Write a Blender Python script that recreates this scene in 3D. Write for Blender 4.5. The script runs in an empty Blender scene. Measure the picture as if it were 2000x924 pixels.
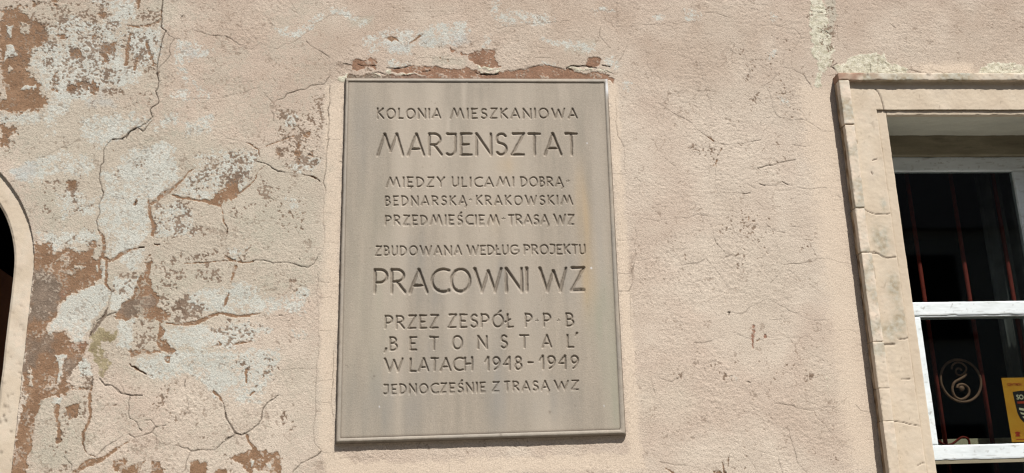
import bpy, math, random
import numpy as np
from mathutils import Vector, Matrix

# ------------------------------------------------------------------ camera, sky, sun, exposure
SC = bpy.context.scene
COL = SC.collection
PI = math.pi
F_PX = 1850.0                      # focal length in pixels of the 2000 px wide photograph
PITCH, YAW, ROLL = math.radians(15.4), math.radians(4.05), math.radians(-1.6)
DIST, EYE = 4.07, 1.6              # metres from the wall, eye height
SX, SZ = 0.44, 1.65                # sun: metres along the wall / down the wall per metre of depth

fwd = np.array([math.sin(YAW) * math.cos(PITCH), math.cos(YAW) * math.cos(PITCH), math.sin(PITCH)])
rt0 = np.array([math.cos(YAW), -math.sin(YAW), 0.0])
up0 = np.cross(rt0, fwd)
RT = math.cos(ROLL) * rt0 + math.sin(ROLL) * up0
UP = -math.sin(ROLL) * rt0 + math.cos(ROLL) * up0
CAM = np.array([0.0, -DIST, EYE])
cam = bpy.data.cameras.new('camera')
cam.lens = F_PX / 2000 * 36
cam.sensor_width = 36
cam.clip_start = 0.05
cam.clip_end = 500
camo = bpy.data.objects.new('camera', cam)
COL.objects.link(camo)
camo.matrix_world = Matrix(((RT[0], UP[0], -fwd[0], CAM[0]), (RT[1], UP[1], -fwd[1], CAM[1]),
                            (RT[2], UP[2], -fwd[2], CAM[2]), (0, 0, 0, 1)))
SC.camera = camo

sun_dir = Vector((SX, -1.0, SZ)).normalized()
sun = bpy.data.lights.new('sun', 'SUN')
sun.energy = 5.0
sun.angle = math.radians(0.5)
sun.color = (1.0, 0.965, 0.92)
suno = bpy.data.objects.new('sun', sun)
COL.objects.link(suno)
suno.rotation_euler = sun_dir.to_track_quat('Z', 'Y').to_euler()
suno.location = (3, -8, 12)
W = bpy.data.worlds.new('World')
SC.world = W
W.use_nodes = True
nt = W.node_tree
nt.nodes.clear()
sky = nt.nodes.new('ShaderNodeTexSky')
sky.sky_type = 'NISHITA'
sky.sun_disc = False
sky.sun_elevation = math.asin(sun_dir.z)
sky.sun_rotation = math.atan2(sun_dir.x, sun_dir.y)
bg = nt.nodes.new('ShaderNodeBackground')
bg.inputs['Strength'].default_value = 0.067
wo = nt.nodes.new('ShaderNodeOutputWorld')
nt.links.new(sky.outputs[0], bg.inputs[0])
nt.links.new(bg.outputs[0], wo.inputs[0])
SC.view_settings.view_transform = 'Standard'
SC.view_settings.look = 'None'
SC.view_settings.exposure = 0.52
SC.view_settings.gamma = 1.0
SC.cycles.use_denoising = True
SC.cycles.pixel_filter_type = 'BLACKMAN_HARRIS'
SC.cycles.filter_width = 1.25
SC.cycles.max_bounces = 8
SC.cycles.transparent_max_bounces = 12

# ------------------------------------------------------------------ small maths helpers
def at(px, py, depth=0.0):
    """point of the place seen at pixel px, py, lying `depth` metres behind the wall face"""
    d = fwd * F_PX + RT * (px - 1000.0) - UP * (py - 462.0)
    t = (depth - CAM[1]) / d[1]
    return CAM + d * t

def proj(p):
    v = np.asarray(p, float) - CAM
    z = v @ fwd
    return 1000 + F_PX * (v @ RT) / z, 462 - F_PX * (v @ UP) / z

S = 0.0022                         # one wall unit in metres

def wu(px, py, depth=0.0):         # wall units (u right, v down)
    p = at(px, py, depth)
    return p[0] / S, -p[2] / S

def srgb(r, g, b):
    f = lambda c: (c / 255 / 12.92) if c / 255 <= 0.04045 else ((c / 255 + 0.055) / 1.055) ** 2.4
    return (f(r), f(g), f(b), 1.0)

_rng = np.random.RandomState(7)
_tab = [_rng.rand(512, 512).astype(np.float32) for _ in range(4)]

def vnoise(U, V, wl, seed=0, sy=1.0):
    """smooth value noise in -1..1; wl = wavelength in wall units, sy stretches vertically"""
    a = 0.5 + 1.3 * seed
    ca, sa = (math.cos(a), math.sin(a)) if sy == 1.0 else (1.0, 0.0)
    x = (U * ca + V * sa) / wl + 17.3 * seed + 1000
    y = (-U * sa + V * ca) / (wl * sy) + 9.1 * seed + 1000
    xi = np.floor(x).astype(np.int64)
    yi = np.floor(y).astype(np.int64)
    fx = (x - xi).astype(np.float32)
    fy = (y - yi).astype(np.float32)
    fx = fx * fx * (3 - 2 * fx)
    fy = fy * fy * (3 - 2 * fy)
    T = _tab[seed % 4]
    x0, x1, y0, y1 = xi % 512, (xi + 1) % 512, yi % 512, (yi + 1) % 512
    r = (T[y0, x0] * (1 - fx) + T[y0, x1] * fx) * (1 - fy) + (T[y1, x0] * (1 - fx) + T[y1, x1] * fx) * fy
    return r * 2 - 1

def fbm(U, V, wl, octs, seed=0, gain=0.55, sy=1.0):
    r, a, s = 0, 1.0, 0.0
    for i in range(octs):
        r = r + a * vnoise(U, V, wl, seed + i, sy)
        s += a
        a *= gain
        wl *= 0.5
    return r / s

def sst(e0, e1, x):
    t = np.clip((x - e0) / (e1 - e0), 0, 1)
    return t * t * (3 - 2 * t)

def seg_dist(X, Y, a, b):
    d = b - a
    L = max(float(d @ d), 1e-9)
    t = np.clip(((X - a[0]) * d[0] + (Y - a[1]) * d[1]) / L, 0, 1)
    return np.hypot(X - a[0] - t * d[0], Y - a[1] - t * d[1]), t

def pts(txt):
    return [tuple(float(c) for c in q.split(',')) for q in txt.split()]

# ------------------------------------------------------------------ object helpers
def tag(o, label=None, cat=None, group=None, kind=None):
    if label: o['label'] = label
    if cat: o['category'] = cat
    if group: o['group'] = group
    if kind: o['kind'] = kind
    return o

def empty(name, loc=(0, 0, 0)):
    o = bpy.data.objects.new(name, None)
    o.location = loc
    COL.objects.link(o)
    return o

def link(name, me, mat, parent=None, smooth=False):
    me.materials.append(mat)
    if smooth:
        me.polygons.foreach_set('use_smooth', np.ones(len(me.polygons), dtype=bool))
    o = bpy.data.objects.new(name, me)
    COL.objects.link(o)
    if parent:
        o.parent = parent
        l = Vector((0, 0, 0))
        p = parent
        while p:
            l += p.location
            p = p.parent
        o.matrix_parent_inverse = Matrix.Translation(-l)
    return o

def np_mesh(name, co, quads, attrs=None):
    me = bpy.data.meshes.new(name)
    me.vertices.add(len(co))
    me.vertices.foreach_set('co', np.ascontiguousarray(co, dtype=np.float32).ravel())
    n = len(quads)
    me.loops.add(n * 4)
    me.loops.foreach_set('vertex_index', np.ascontiguousarray(quads, dtype=np.int32).ravel())
    me.polygons.add(n)
    me.polygons.foreach_set('loop_start', np.arange(0, n * 4, 4, dtype=np.int32))
    me.update(calc_edges=True)
    for k, v in (attrs or {}).items():
        a = me.attributes.new(k, 'FLOAT', 'POINT')
        a.data.foreach_set('value', np.ascontiguousarray(v, dtype=np.float32).ravel())
    return me

class MB:
    def __init__(s): s.v, s.f = [], []
    def add(s, v, f):
        n = len(s.v)
        s.v += [tuple(q) for q in v]
        s.f += [tuple(i + n for i in q) for q in f]
    def box(s, x0, x1, y0, y1, z0, z1):
        s.add([(x0, y0, z0), (x1, y0, z0), (x1, y1, z0), (x0, y1, z0), (x0, y0, z1), (x1, y0, z1), (x1, y1, z1), (x0, y1, z1)],
              [(0, 3, 2, 1), (4, 5, 6, 7), (0, 1, 5, 4), (1, 2, 6, 5), (2, 3, 7, 6), (3, 0, 4, 7)])
    def tube(s, path, r, n=10, caps=True, ry=None):
        P = [Vector(p) for p in path]
        rings = []
        ref = Vector((0, 1, 0))
        for i, p in enumerate(P):
            t = (P[min(i + 1, len(P) - 1)] - P[max(i - 1, 0)]).normalized()
            a = t.cross(ref).normalized()
            b = a.cross(t).normalized()
            rr = r[i] if isinstance(r, (list, tuple)) else r
            rings.append([p + a * rr * math.cos(2 * PI * k / n) + b * (ry or rr) * math.sin(2 * PI * k / n) for k in range(n)])
        v = [q for g in rings for q in g]
        f = [(i * n + k, i * n + (k + 1) % n, (i + 1) * n + (k + 1) % n, (i + 1) * n + k) for i in range(len(P) - 1) for k in range(n)]
        if caps:
            f += [tuple(range(n - 1, -1, -1)), tuple((len(P) - 1) * n + k for k in range(n))]
        s.add(v, f)
    def build(s, name, mat, parent=None, smooth=False):
        me = bpy.data.meshes.new(name)
        me.from_pydata(s.v, [], s.f)
        me.update()
        return link(name, me, mat, parent, smooth)

def n3(P, wl, seed=0):
    """noise of 3-D points (N,3) in metres -> (N,) in -1..1"""
    a = vnoise(P[:, 0] / S + 3.1 * P[:, 1] / S, P[:, 2] / S - 1.7 * P[:, 1] / S, wl, seed)
    return a

def rough_box(name, x0, x1, y0, y1, z0, z1, step, amp, mat, parent, seed=0, fine=0.0004, skew=None, attrs=None, cracks=None, worn=1.0):
    """a slab of plaster or painted wood: a fine grid over all six faces, edges slightly worn and uneven"""
    def ax(a, b):
        return np.linspace(a, b, max(2, int(round((b - a) / step)) + 1))
    X, Y, Z = ax(x0, x1), ax(y0, y1), ax(z0, z1)
    vs, fs, off = [], [], 0
    for (A, B, mk, flip) in ((X, Z, lambda a, b: np.stack([a, np.full_like(a, y0), b], -1), False),
                             (X, Z, lambda a, b: np.stack([a, np.full_like(a, y1), b], -1), True),
                             (Y, Z, lambda a, b: np.stack([np.full_like(a, x0), a, b], -1), True),
                             (Y, Z, lambda a, b: np.stack([np.full_like(a, x1), a, b], -1), False),
                             (X, Y, lambda a, b: np.stack([a, b, np.full_like(a, z0)], -1), True),
                             (X, Y, lambda a, b: np.stack([a, b, np.full_like(a, z1)], -1), False)):
        if mk is None: continue
        a, b = np.meshgrid(A, B)
        p = mk(a, b).reshape(-1, 3)
        nx, ny = len(A), len(B)
        i = np.arange(ny - 1)[:, None] * nx + np.arange(nx - 1)[None, :]
        i = i.ravel()
        q = np.stack([i, i + 1, i + nx + 1, i + nx], -1)
        if flip: q = q[:, ::-1]
        vs.append(p)
        fs.append(q + off)
        off += len(p)
    P = np.concatenate(vs)
    Q = np.concatenate(fs)
    c = np.array([(x0 + x1) / 2, (y0 + y1) / 2, (z0 + z1) / 2])
    h = np.array([(x1 - x0) / 2, (y1 - y0) / 2, (z1 - z0) / 2])
    D = np.zeros_like(P)
    for k in range(3):
        D[:, k] = amp * (0.6 * n3(P, 70, seed + k) + 0.4 * n3(P, 14, seed + k + 3)) + fine * (n3(P, 5, seed + k + 5) + 0.6 * n3(P, 2.6, seed + k + 6))
    # rounded worn arrises
    e = np.sort(h[None, :] - np.abs(P - c), axis=1)[:, 1]
    r = 0.003 * (0.7 + 0.9 * np.clip(n3(P, 18, seed + 9), 0, 1))
    wear = np.clip(1 - e / r, 0, 1)[:, None] ** 2 * r[:, None] * 0.55 * worn
    D -= np.sign(P - c) * (np.abs(P - c) > h - 0.0035) * wear
    P2 = P + D
    cd = np.zeros(len(P))
    for (line, w) in (cracks or []):
        jx, jz = 0.0012 * n3(P, 8, 2), 0.0012 * n3(P, 8, 3)
        for a_, b_ in zip(line[:-1], line[1:]):
            d, tt = seg_dist(P[:, 0] + jx, P[:, 2] + jz, np.array([a_[0], a_[2]]), np.array([b_[0], b_[2]]))
            cd = np.maximum(cd, np.clip(1.25 - d / w, 0, 1))
    cd *= P[:, 1] < y0 + 0.004
    P2[:, 1] += 0.004 * cd
    if skew is not None: P2 = skew(P2)
    at_ = attrs(P) if attrs else {}
    if cracks: at_['dirt_shade'] = np.clip(at_.get('dirt_shade', 0) + cd * 0.9, 0, 1)
    me = np_mesh(name, P2, Q, at_)
    return link(name, me, mat, parent, True)

# ------------------------------------------------------------------ materials
def new_mat(name, rough=0.9, spec=0.25):
    m = bpy.data.materials.new(name)
    m.use_nodes = True
    t = m.node_tree
    b = t.nodes['Principled BSDF']
    b.inputs['Roughness'].default_value = rough
    b.inputs['Specular IOR Level'].default_value = spec
    return m, t, b

def N(t, kind, **kw):
    n = t.nodes.new(kind)
    for k, v in kw.items(): setattr(n, k, v)
    return n

def noise(t, scale, detail=3, rough=0.55, vec=None, stretch=None):
    n = N(t, 'ShaderNodeTexNoise')
    n.inputs['Scale'].default_value = scale
    n.inputs['Detail'].default_value = detail
    n.inputs['Roughness'].default_value = rough
    if vec is None:
        g = N(t, 'ShaderNodeNewGeometry')
        vec = g.outputs['Position']
    if stretch:
        mp = N(t, 'ShaderNodeMapping')
        mp.inputs['Scale'].default_value = stretch
        t.links.new(vec, mp.inputs['Vector'])
        vec = mp.outputs[0]
    t.links.new(vec, n.inputs['Vector'])
    return n.outputs['Fac']

def ramp(t, fac, stops):
    r = N(t, 'ShaderNodeValToRGB')
    while len(r.color_ramp.elements) < len(stops): r.color_ramp.elements.new(0.5)
    for e, (p, c) in zip(r.color_ramp.elements, stops):
        e.position = p
        e.color = c
    t.links.new(fac, r.inputs[0])
    return r.outputs[0]

def mixc(t, fac, a, b, mode='MIX'):
    m = N(t, 'ShaderNodeMix', data_type='RGBA', blend_type=mode)
    for sock, val in ((m.inputs[0], fac), (m.inputs[6], a), (m.inputs[7], b)):
        if hasattr(val, 'links') or isinstance(val, bpy.types.NodeSocket): t.links.new(val, sock)
        else: sock.default_value = val
    return m.outputs[2]

def mr(t, fac, a, b, c=0.0, d=1.0):
    m = N(t, 'ShaderNodeMapRange')
    for i, v in enumerate((a, b, c, d)): m.inputs[i + 1].default_value = v
    t.links.new(fac, m.inputs[0])
    return m.outputs[0]

def attr(t, name):
    a = N(t, 'ShaderNodeAttribute', attribute_name=name)
    return a.outputs['Fac']

def bump(t, b, h, dist, strength=1.0):
    n = N(t, 'ShaderNodeBump')
    n.inputs['Strength'].default_value = strength
    n.inputs['Distance'].default_value = dist
    t.links.new(h, n.inputs['Height'])
    t.links.new(n.outputs[0], b.inputs['Normal'])

def plaster_mat():
    m, t, b = new_mat('weathered_plaster', 0.92, 0.15)
    n1, n2, n3_ = noise(t, 1.3, 6), noise(t, 9, 5), noise(t, 190, 3)
    base = ramp(t, n1, [(0.3, srgb(184, 172, 156)), (0.48, srgb(194, 181, 165)), (0.58, srgb(186, 170, 154)), (0.72, srgb(192, 180, 163))])
    base = mixc(t, mr(t, n2, 0.35, 0.7, 0, 0.3), base, srgb(170, 153, 138))
    base = mixc(t, attr(t, 'brown_tone'), base, srgb(166, 147, 130))
    # a faint web of hairline crazing, only in places
    gp = N(t, 'ShaderNodeNewGeometry')
    nw = N(t, 'ShaderNodeTexNoise')
    nw.inputs['Scale'].default_value = 14
    nw.inputs['Detail'].default_value = 5
    t.links.new(gp.outputs['Position'], nw.inputs['Vector'])
    vm = N(t, 'ShaderNodeVectorMath', operation='MULTIPLY_ADD')
    vm.inputs[1].default_value = (0.11, 0.11, 0.11)
    t.links.new(nw.outputs['Color'], vm.inputs[0])
    t.links.new(gp.outputs['Position'], vm.inputs[2])
    sm_ = N(t, 'ShaderNodeMapping')
    sm_.inputs['Scale'].default_value = (1.0, 0.0, 1.25)
    t.links.new(vm.outputs[0], sm_.inputs['Vector'])
    vo = N(t, 'ShaderNodeTexVoronoi', feature='DISTANCE_TO_EDGE')
    vo.inputs['Scale'].default_value = 6.5
    t.links.new(sm_.outputs[0], vo.inputs['Vector'])
    line = mr(t, vo.outputs['Distance'], 0.004, 0.016, 1.0, 0.0)
    where = mr(t, noise(t, 5.5, 3), 0.5, 0.64, 0.0, 0.42)
    mm = N(t, 'ShaderNodeMath', operation='MULTIPLY')
    t.links.new(line, mm.inputs[0])
    t.links.new(where, mm.inputs[1])
    base = mixc(t, mm.outputs[0], base, srgb(118, 98, 82))
    base = mixc(t, attr(t, 'smoothband'), base, srgb(199, 183, 164))
    base = mixc(t, attr(t, 'greyish'), base, srgb(172, 164, 148))
    w = mixc(t, mr(t, n2, 0.3, 0.7), srgb(178, 179, 170), srgb(193, 193, 184))
    base = mixc(t, attr(t, 'whitewash'), base, w)
    base = mixc(t, attr(t, 'bluewash'), base, srgb(172, 174, 170))
    base = mixc(t, attr(t, 'limewhite'), base, mixc(t, mr(t, noise(t, 45, 4), 0.35, 0.6), srgb(168, 162, 140), srgb(204, 199, 180)))
    nb = noise(t, 16, 5)
    br = ramp(t, nb, [(0.3, srgb(116, 94, 74)), (0.5, srgb(133, 107, 84)), (0.68, srgb(150, 123, 99))])
    br = mixc(t, mr(t, n3_, 0.3, 0.7, 0, 0.5), br, srgb(128, 95, 72))
    gm = mixc(t, mr(t, nb, 0.3, 0.7), srgb(106, 94, 82), srgb(132, 117, 103))
    br = mixc(t, attr(t, 'mortar'), br, gm)
    br = mixc(t, attr(t, 'redbrick'), br, mixc(t, mr(t, nb, 0.35, 0.65), srgb(128, 96, 80), srgb(152, 116, 98)))
    base = mixc(t, attr(t, 'brown'), base, br)
    base = mixc(t, attr(t, 'olive'), base, mixc(t, mr(t, n2, 0.35, 0.65), srgb(128, 116, 88), srgb(160, 148, 120)))
    base = mixc(t, attr(t, 'fleck'), base, mixc(t, mr(t, n2, 0.35, 0.65), srgb(104, 84, 68), srgb(132, 114, 98)))
    base = mixc(t, attr(t, 'dirt_shade'), base, srgb(58, 44, 34))
    fine = mr(t, n3_, 0.32, 0.68, 0.78, 1.14)
    cc = N(t, 'ShaderNodeCombineColor')
    for i in range(3): t.links.new(fine, cc.inputs[i])
    base = mixc(t, 1.0, base, cc.outputs[0], 'MULTIPLY')
    t.links.new(base, b.inputs['Base Color'])
    bump(t, b, noise(t, 170, 4, 0.7), 0.0034, 0.8)
    for n_ in t.nodes:
        if n_.bl_idname == 'ShaderNodeBump': t.links.new(mr(t, attr(t, 'smoothband'), 0.0, 0.8, 0.8, 0.4), n_.inputs['Strength'])
    return m

def simple_mat(name, stops, scale=12, rough=0.85, spec=0.25, bscale=300, bdist=0.0008, stretch=None, detail=4, bstr=0.5):
    m, t, b = new_mat(name, rough, spec)
    c = ramp(t, noise(t, scale, detail, 0.6, stretch=stretch), stops)
    fine = mr(t, noise(t, bscale * 0.8, 2), 0.25, 0.75, 0.9, 1.07)
    cc = N(t, 'ShaderNodeCombineColor')
    for i in range(3): t.links.new(fine, cc.inputs[i])
    c = mixc(t, 1.0, c, cc.outputs[0], 'MULTIPLY')
    t.links.new(c, b.inputs['Base Color'])
    if bdist: bump(t, b, noise(t, bscale, 3, 0.6, stretch=stretch), bdist, bstr)
    return m

M_WALL = plaster_mat()

def trim_mat():
    """painted trim of the window surround: cream paint, grimy where 'grime' is set, bared where it has worn"""
    m, t, b = new_mat('worn_trim_paint', 0.9, 0.15)
    n1, n2 = noise(t, 7, 5), noise(t, 40, 4)
    base = ramp(t, n1, [(0.35, srgb(184, 169, 149)), (0.6, srgb(192, 178, 158)), (0.8, srgb(174, 162, 146))])
    base = mixc(t, attr(t, 'pale'), base, mixc(t, mr(t, n2, 0.4, 0.6), srgb(196, 186, 170), srgb(208, 192, 174)))
    base = mixc(t, attr(t, 'grey'), base, mixc(t, mr(t, n2, 0.35, 0.65), srgb(176, 172, 158), srgb(150, 138, 116)))
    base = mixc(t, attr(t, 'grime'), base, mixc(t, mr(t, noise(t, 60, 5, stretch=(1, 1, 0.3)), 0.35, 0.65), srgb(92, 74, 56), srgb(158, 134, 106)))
    base = mixc(t, attr(t, 'redbrick'), base, srgb(148, 118, 100))
    base = mixc(t, attr(t, 'dirt_shade'), base, srgb(70, 54, 42))
    t.links.new(base, b.inputs['Base Color'])
    bump(t, b, noise(t, 300, 3, 0.65), 0.0014, 0.55)
    return m

M_TRIM = trim_mat()
M_SOFFIT = simple_mat('soffit_plaster', [(0.3, srgb(172, 170, 158)), (0.6, srgb(192, 190, 176)), (0.8, srgb(158, 154, 140))], 8, stretch=(0.4, 1, 1))
M_OLDWOOD = simple_mat('old_frame_wood', [(0.3, srgb(112, 104, 86)), (0.6, srgb(138, 130, 110)), (0.8, srgb(92, 84, 68))], 14, stretch=(0.25, 1, 1.5))

def paintwood():
    m, t, b = new_mat('white_window_paint', 0.55, 0.4)
    c = ramp(t, noise(t, 20, 5, 0.6, stretch=(0.3, 1, 1)), [(0.3, srgb(196, 202, 202)), (0.55, srgb(212, 218, 219)), (0.8, srgb(204, 206, 202))])
    c = mixc(t, attr(t, 'dirt_shade'), c, srgb(110, 100, 84))
    t.links.new(c, b.inputs['Base Color'])
    bump(t, b, noise(t, 90, 4, 0.6, stretch=(0.2, 1, 1)), 0.0012, 0.5)
    return m

M_WHITE = paintwood()

def plaque_mat():
    m, t, b = new_mat('plaque_stone', 0.72, 0.3)
    st = noise(t, 5.0, 5, 0.6, stretch=(4.0, 1, 0.45))
    sh = noise(t, 40, 3, 0.6, stretch=(1, 1, 5))
    base = ramp(t, st, [(0.3, srgb(146, 137, 123)), (0.5, srgb(158, 147, 132)), (0.7, srgb(168, 156, 140))])
    base = mixc(t, mr(t, sh, 0.3, 0.7, 0, 0.25), base, srgb(132, 125, 114))
    gr_ = mr(t, noise(t, 210, 3, 0.6), 0.32, 0.68, 0.0, 0.42)
    base = mixc(t, gr_, base, srgb(118, 110, 98))
    base = mixc(t, attr(t, 'cool'), base, srgb(130, 127, 121))
    base = mixc(t, attr(t, 'pale'), base, srgb(170, 159, 144))
    base = mixc(t, attr(t, 'ochre'), base, srgb(172, 147, 110))
    base = mixc(t, attr(t, 'green'), base, srgb(138, 137, 120))
    base = mixc(t, attr(t, 'dirt_shade'), base, srgb(72, 58, 46))
    base = mixc(t, attr(t, 'limewhite'), base, srgb(205, 205, 205))
    t.links.new(base, b.inputs['Base Color'])
    bump(t, b, noise(t, 240, 4, 0.7), 0.0014, 0.7)
    return m

M_STONE = plaque_mat()
M_IRON = simple_mat('red_painted_iron', [(0.3, srgb(106, 42, 34)), (0.6, srgb(128, 52, 42)), (0.8, srgb(84, 34, 29))], 30, 0.75, 0.12, 200, 0.0004)
M_BRONZE = simple_mat('scroll_iron', [(0.3, srgb(120, 90, 72)), (0.6, srgb(146, 112, 90)), (0.8, srgb(94, 70, 56))], 30, 0.65, 0.2, 200, 0.0003)
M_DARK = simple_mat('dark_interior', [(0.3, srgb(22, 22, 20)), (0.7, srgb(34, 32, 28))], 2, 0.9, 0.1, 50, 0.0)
M_CURTAIN = simple_mat('grey_curtain', [(0.3, srgb(128, 127, 122)), (0.7, srgb(150, 149, 143))], 12, 0.95, 0.05, 400, 0.0003)
M_DOORWOOD = simple_mat('dark_brown_timber', [(0.3, srgb(84, 52, 36)), (0.7, srgb(108, 70, 48))], 9, 0.6, 0.3, 120, 0.0006, stretch=(1, 1, 0.2))
M_SILL = simple_mat('beige_board', [(0.3, srgb(196, 184, 150)), (0.7, srgb(218, 206, 176))], 14, 0.7, 0.2, 150, 0.0004)
M_PAVE = simple_mat('pavement_concrete', [(0.3, srgb(118, 114, 107)), (0.7, srgb(138, 133, 124))], 1.5, 0.9, 0.2, 80, 0.001)
M_YELLOW = simple_mat('yellow_card', [(0.3, srgb(222, 152, 38)), (0.7, srgb(232, 166, 50))], 20, 0.6, 0.3, 300, 0.0002)
M_INKRED = simple_mat('red_ink', [(0.3, srgb(176, 54, 26)), (0.7, srgb(188, 66, 34))], 50, 0.6, 0.3, 300, 0.0)
M_INKBLACK = simple_mat('black_ink', [(0.3, srgb(28, 22, 22)), (0.7, srgb(38, 30, 28))], 50, 0.6, 0.3, 300, 0.0)
M_INKWHITE = simple_mat('cream_ink', [(0.3, srgb(226, 214, 176)), (0.7, srgb(236, 226, 190))], 50, 0.6, 0.3, 300, 0.0)

M_ROAD = simple_mat('asphalt', [(0.3, srgb(58, 58, 58)), (0.7, srgb(72, 71, 70))], 3, 0.9, 0.2, 80, 0.001)
M_FACADE = simple_mat('facade_render', [(0.3, srgb(128, 124, 114)), (0.7, srgb(148, 144, 132))], 1.2, 0.9, 0.1, 60, 0.001)

def glass_mat():
    m = bpy.data.materials.new('window_glass')
    m.use_nodes = True
    t = m.node_tree
    t.nodes.clear()
    o = N(t, 'ShaderNodeOutputMaterial')
    tr = N(t, 'ShaderNodeBsdfTransparent')
    tr.inputs[0].default_value = (0.73, 0.76, 0.75, 1)
    gl = N(t, 'ShaderNodeBsdfGlossy')
    gl.inputs['Roughness'].default_value = 0.03
    lw = N(t, 'ShaderNodeLayerWeight')
    pw_ = N(t, 'ShaderNodeMath', operation='POWER')
    t.links.new(lw.outputs['Facing'], pw_.inputs[0])
    pw_.inputs[1].default_value = 4.0
    fr = N(t, 'ShaderNodeMapRange')
    fr.inputs[3].default_value = 0.055
    fr.inputs[4].default_value = 0.8
    t.links.new(pw_.outputs[0], fr.inputs[0])
    mx = N(t, 'ShaderNodeMixShader')
    t.links.new(fr.outputs[0], mx.inputs[0])
    t.links.new(tr.outputs[0], mx.inputs[1])
    t.links.new(gl.outputs[0], mx.inputs[2])
    t.links.new(mx.outputs[0], o.inputs[0])
    return m

M_GLASS = glass_mat()

# ------------------------------------------------------------------ the big measurements, on the wall
WIN_L = at(1725.5, 230)[0]          # jamb edge of the window opening
WIN_L2 = at(1822, 905)[0]
WIN_L = (WIN_L + WIN_L2) / 2
WIN_T = at(1860, 229)[2]            # lintel edge
WIN_R = WIN_L + 1.05
WIN_B = WIN_T - 1.72
sp = at(66, 522)
jx = (sp[0] + at(52.6, 600)[0] + at(33, 810)[0] + at(21.7, 924)[0]) / 4
ARC_R = 0.63
ARC_C = (jx - ARC_R, sp[2] - 0.02)

# ------------------------------------------------------------------ painting the wall: masks and relief on a fine grid
STEP = 1.32
u_l, u_r = wu(-20, 462)[0] - 6, wu(2020, 462)[0] + 30
v_t = min(wu(0, -10)[1], wu(2000, -10)[1]) - 6
v_b = max(wu(0, 934)[1], wu(2000, 934)[1]) + 6
u_l = min(u_l, wu(-15, 0)[0], wu(-15, 924)[0])
u_r = max(u_r, wu(2015, 0)[0])
us = np.arange(u_l, u_r, STEP)
vs = np.arange(v_t, v_b, STEP)
us = np.concatenate([np.linspace(u_l - 900, u_l - 10, 60), us, np.linspace(u_r + 8, u_r + 900, 60)])
vs = np.concatenate([np.linspace(v_t - 700, v_t - 10, 50), vs, np.linspace(v_b + 8, -0.0 / S, 60)])
UU, VV = np.meshgrid(us.astype(np.float64), vs.astype(np.float64))
H, Wd = UU.shape
# ragged edges: every traced outline is read through a small wobble
w1 = 3.2 * vnoise(UU, VV, 16, 1) + 1.9 * vnoise(UU, VV, 7, 2) + 0.9 * vnoise(UU, VV, 3.4, 5)
w2 = 3.2 * vnoise(UU, VV, 16, 3) + 1.9 * vnoise(UU, VV, 7, 4) + 0.9 * vnoise(UU, VV, 3.4, 6)
UW, VW = UU + w1, VV + w2
UC, VC = UU + 0.35 * w1 + 0.5 * vnoise(UU, VV, 5, 9), VV + 0.35 * w2 + 0.5 * vnoise(UU, VV, 5, 10)
fineN = fbm(UU, VV, 6.0, 3, 11)           # about 3 px flecks
blotN = fbm(UU, VV, 26, 3, 15)
del w1, w2

def sub(P, pad):
    a, b = P.min(0) - pad, P.max(0) + pad
    i0, i1 = np.searchsorted(us, a[0]), np.searchsorted(us, b[0])
    j0, j1 = np.searchsorted(vs, a[1]), np.searchsorted(vs, b[1])
    return slice(j0, j1), slice(i0, i1)

def tile(ox, oy, s, txt):
    return np.array([wu(ox + x / s, oy + y / s) for x, y in pts(txt)])

def poly_sdf(P, sl, X, Y):
    D = np.full(X.shape, 1e9)
    ins = np.zeros(X.shape, bool)
    n = len(P)
    for k in range(n):
        a, b = P[k], P[(k + 1) % n]
        D = np.minimum(D, seg_dist(X, Y, a, b)[0])
        c = (a[1] > Y) != (b[1] > Y)
        ins ^= c & (X < (b[0] - a[0]) * (Y - a[1]) / ((b[1] - a[1]) if abs(b[1] - a[1]) > 1e-9 else 1e-9) + a[0])
    return np.where(ins, D, -D)

masks = {k: np.zeros((H, Wd), np.float32) for k in
         ('brown', 'mortar', 'redbrick', 'whitewash', 'bluewash', 'limewhite', 'olive', 'smoothband', 'greyish', 'fleck', 'dirt_shade', 'brown_tone', 'deep')}
speck = np.zeros((H, Wd), np.float32)
crackD = np.zeros((H, Wd), np.float32)

def area(key, P, feather=1.2, amp=2.0, val=1.0, erase=False, tgt=None):
    """fill a traced outline; feather = soft edge, amp = how ragged the edge is (wall units)"""
    pad = feather + amp + 12
    sl = sub(P, pad)
    X, Y = UW[sl], VW[sl]
    if X.size == 0: return
    d = poly_sdf(P, sl, X, Y) + amp * (1.1 * fineN[sl] + 0.9 * blotN[sl])
    m = (sst(-feather, feather, d) * val).astype(np.float32)
    A = masks[key] if tgt is None else tgt
    A[sl] = A[sl] * (1 - m) if erase else np.maximum(A[sl], m)

def stroke(key, P, w, feather=0.8, amp=0.0, val=1.0, erase=False, tgt=None, warp=True):
    """a line of varying half-width"""
    if np.isscalar(w): w = [w] * len(P)
    w = np.interp(np.linspace(0, 1, len(P)), np.linspace(0, 1, len(w)), w)
    A = masks[key] if tgt is None else tgt
    for k in range(len(P) - 1):
        wm = max(w[k], w[k + 1])
        sl = sub(P[k:k + 2], wm + feather + amp + 6)
        X, Y = (UC[sl], VC[sl]) if warp else (UU[sl], VV[sl])
        if X.size == 0: continue
        d, t = seg_dist(X, Y, P[k], P[k + 1])
        d = w[k] * (1 - t) + w[k + 1] * t - d
        if amp: d = d + amp * (fineN[sl] + 0.6 * blotN[sl])
        m = (sst(-feather, feather, d) * val).astype(np.float32)
        A[sl] = A[sl] * (1 - m) if erase else np.maximum(A[sl], m)

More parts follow.
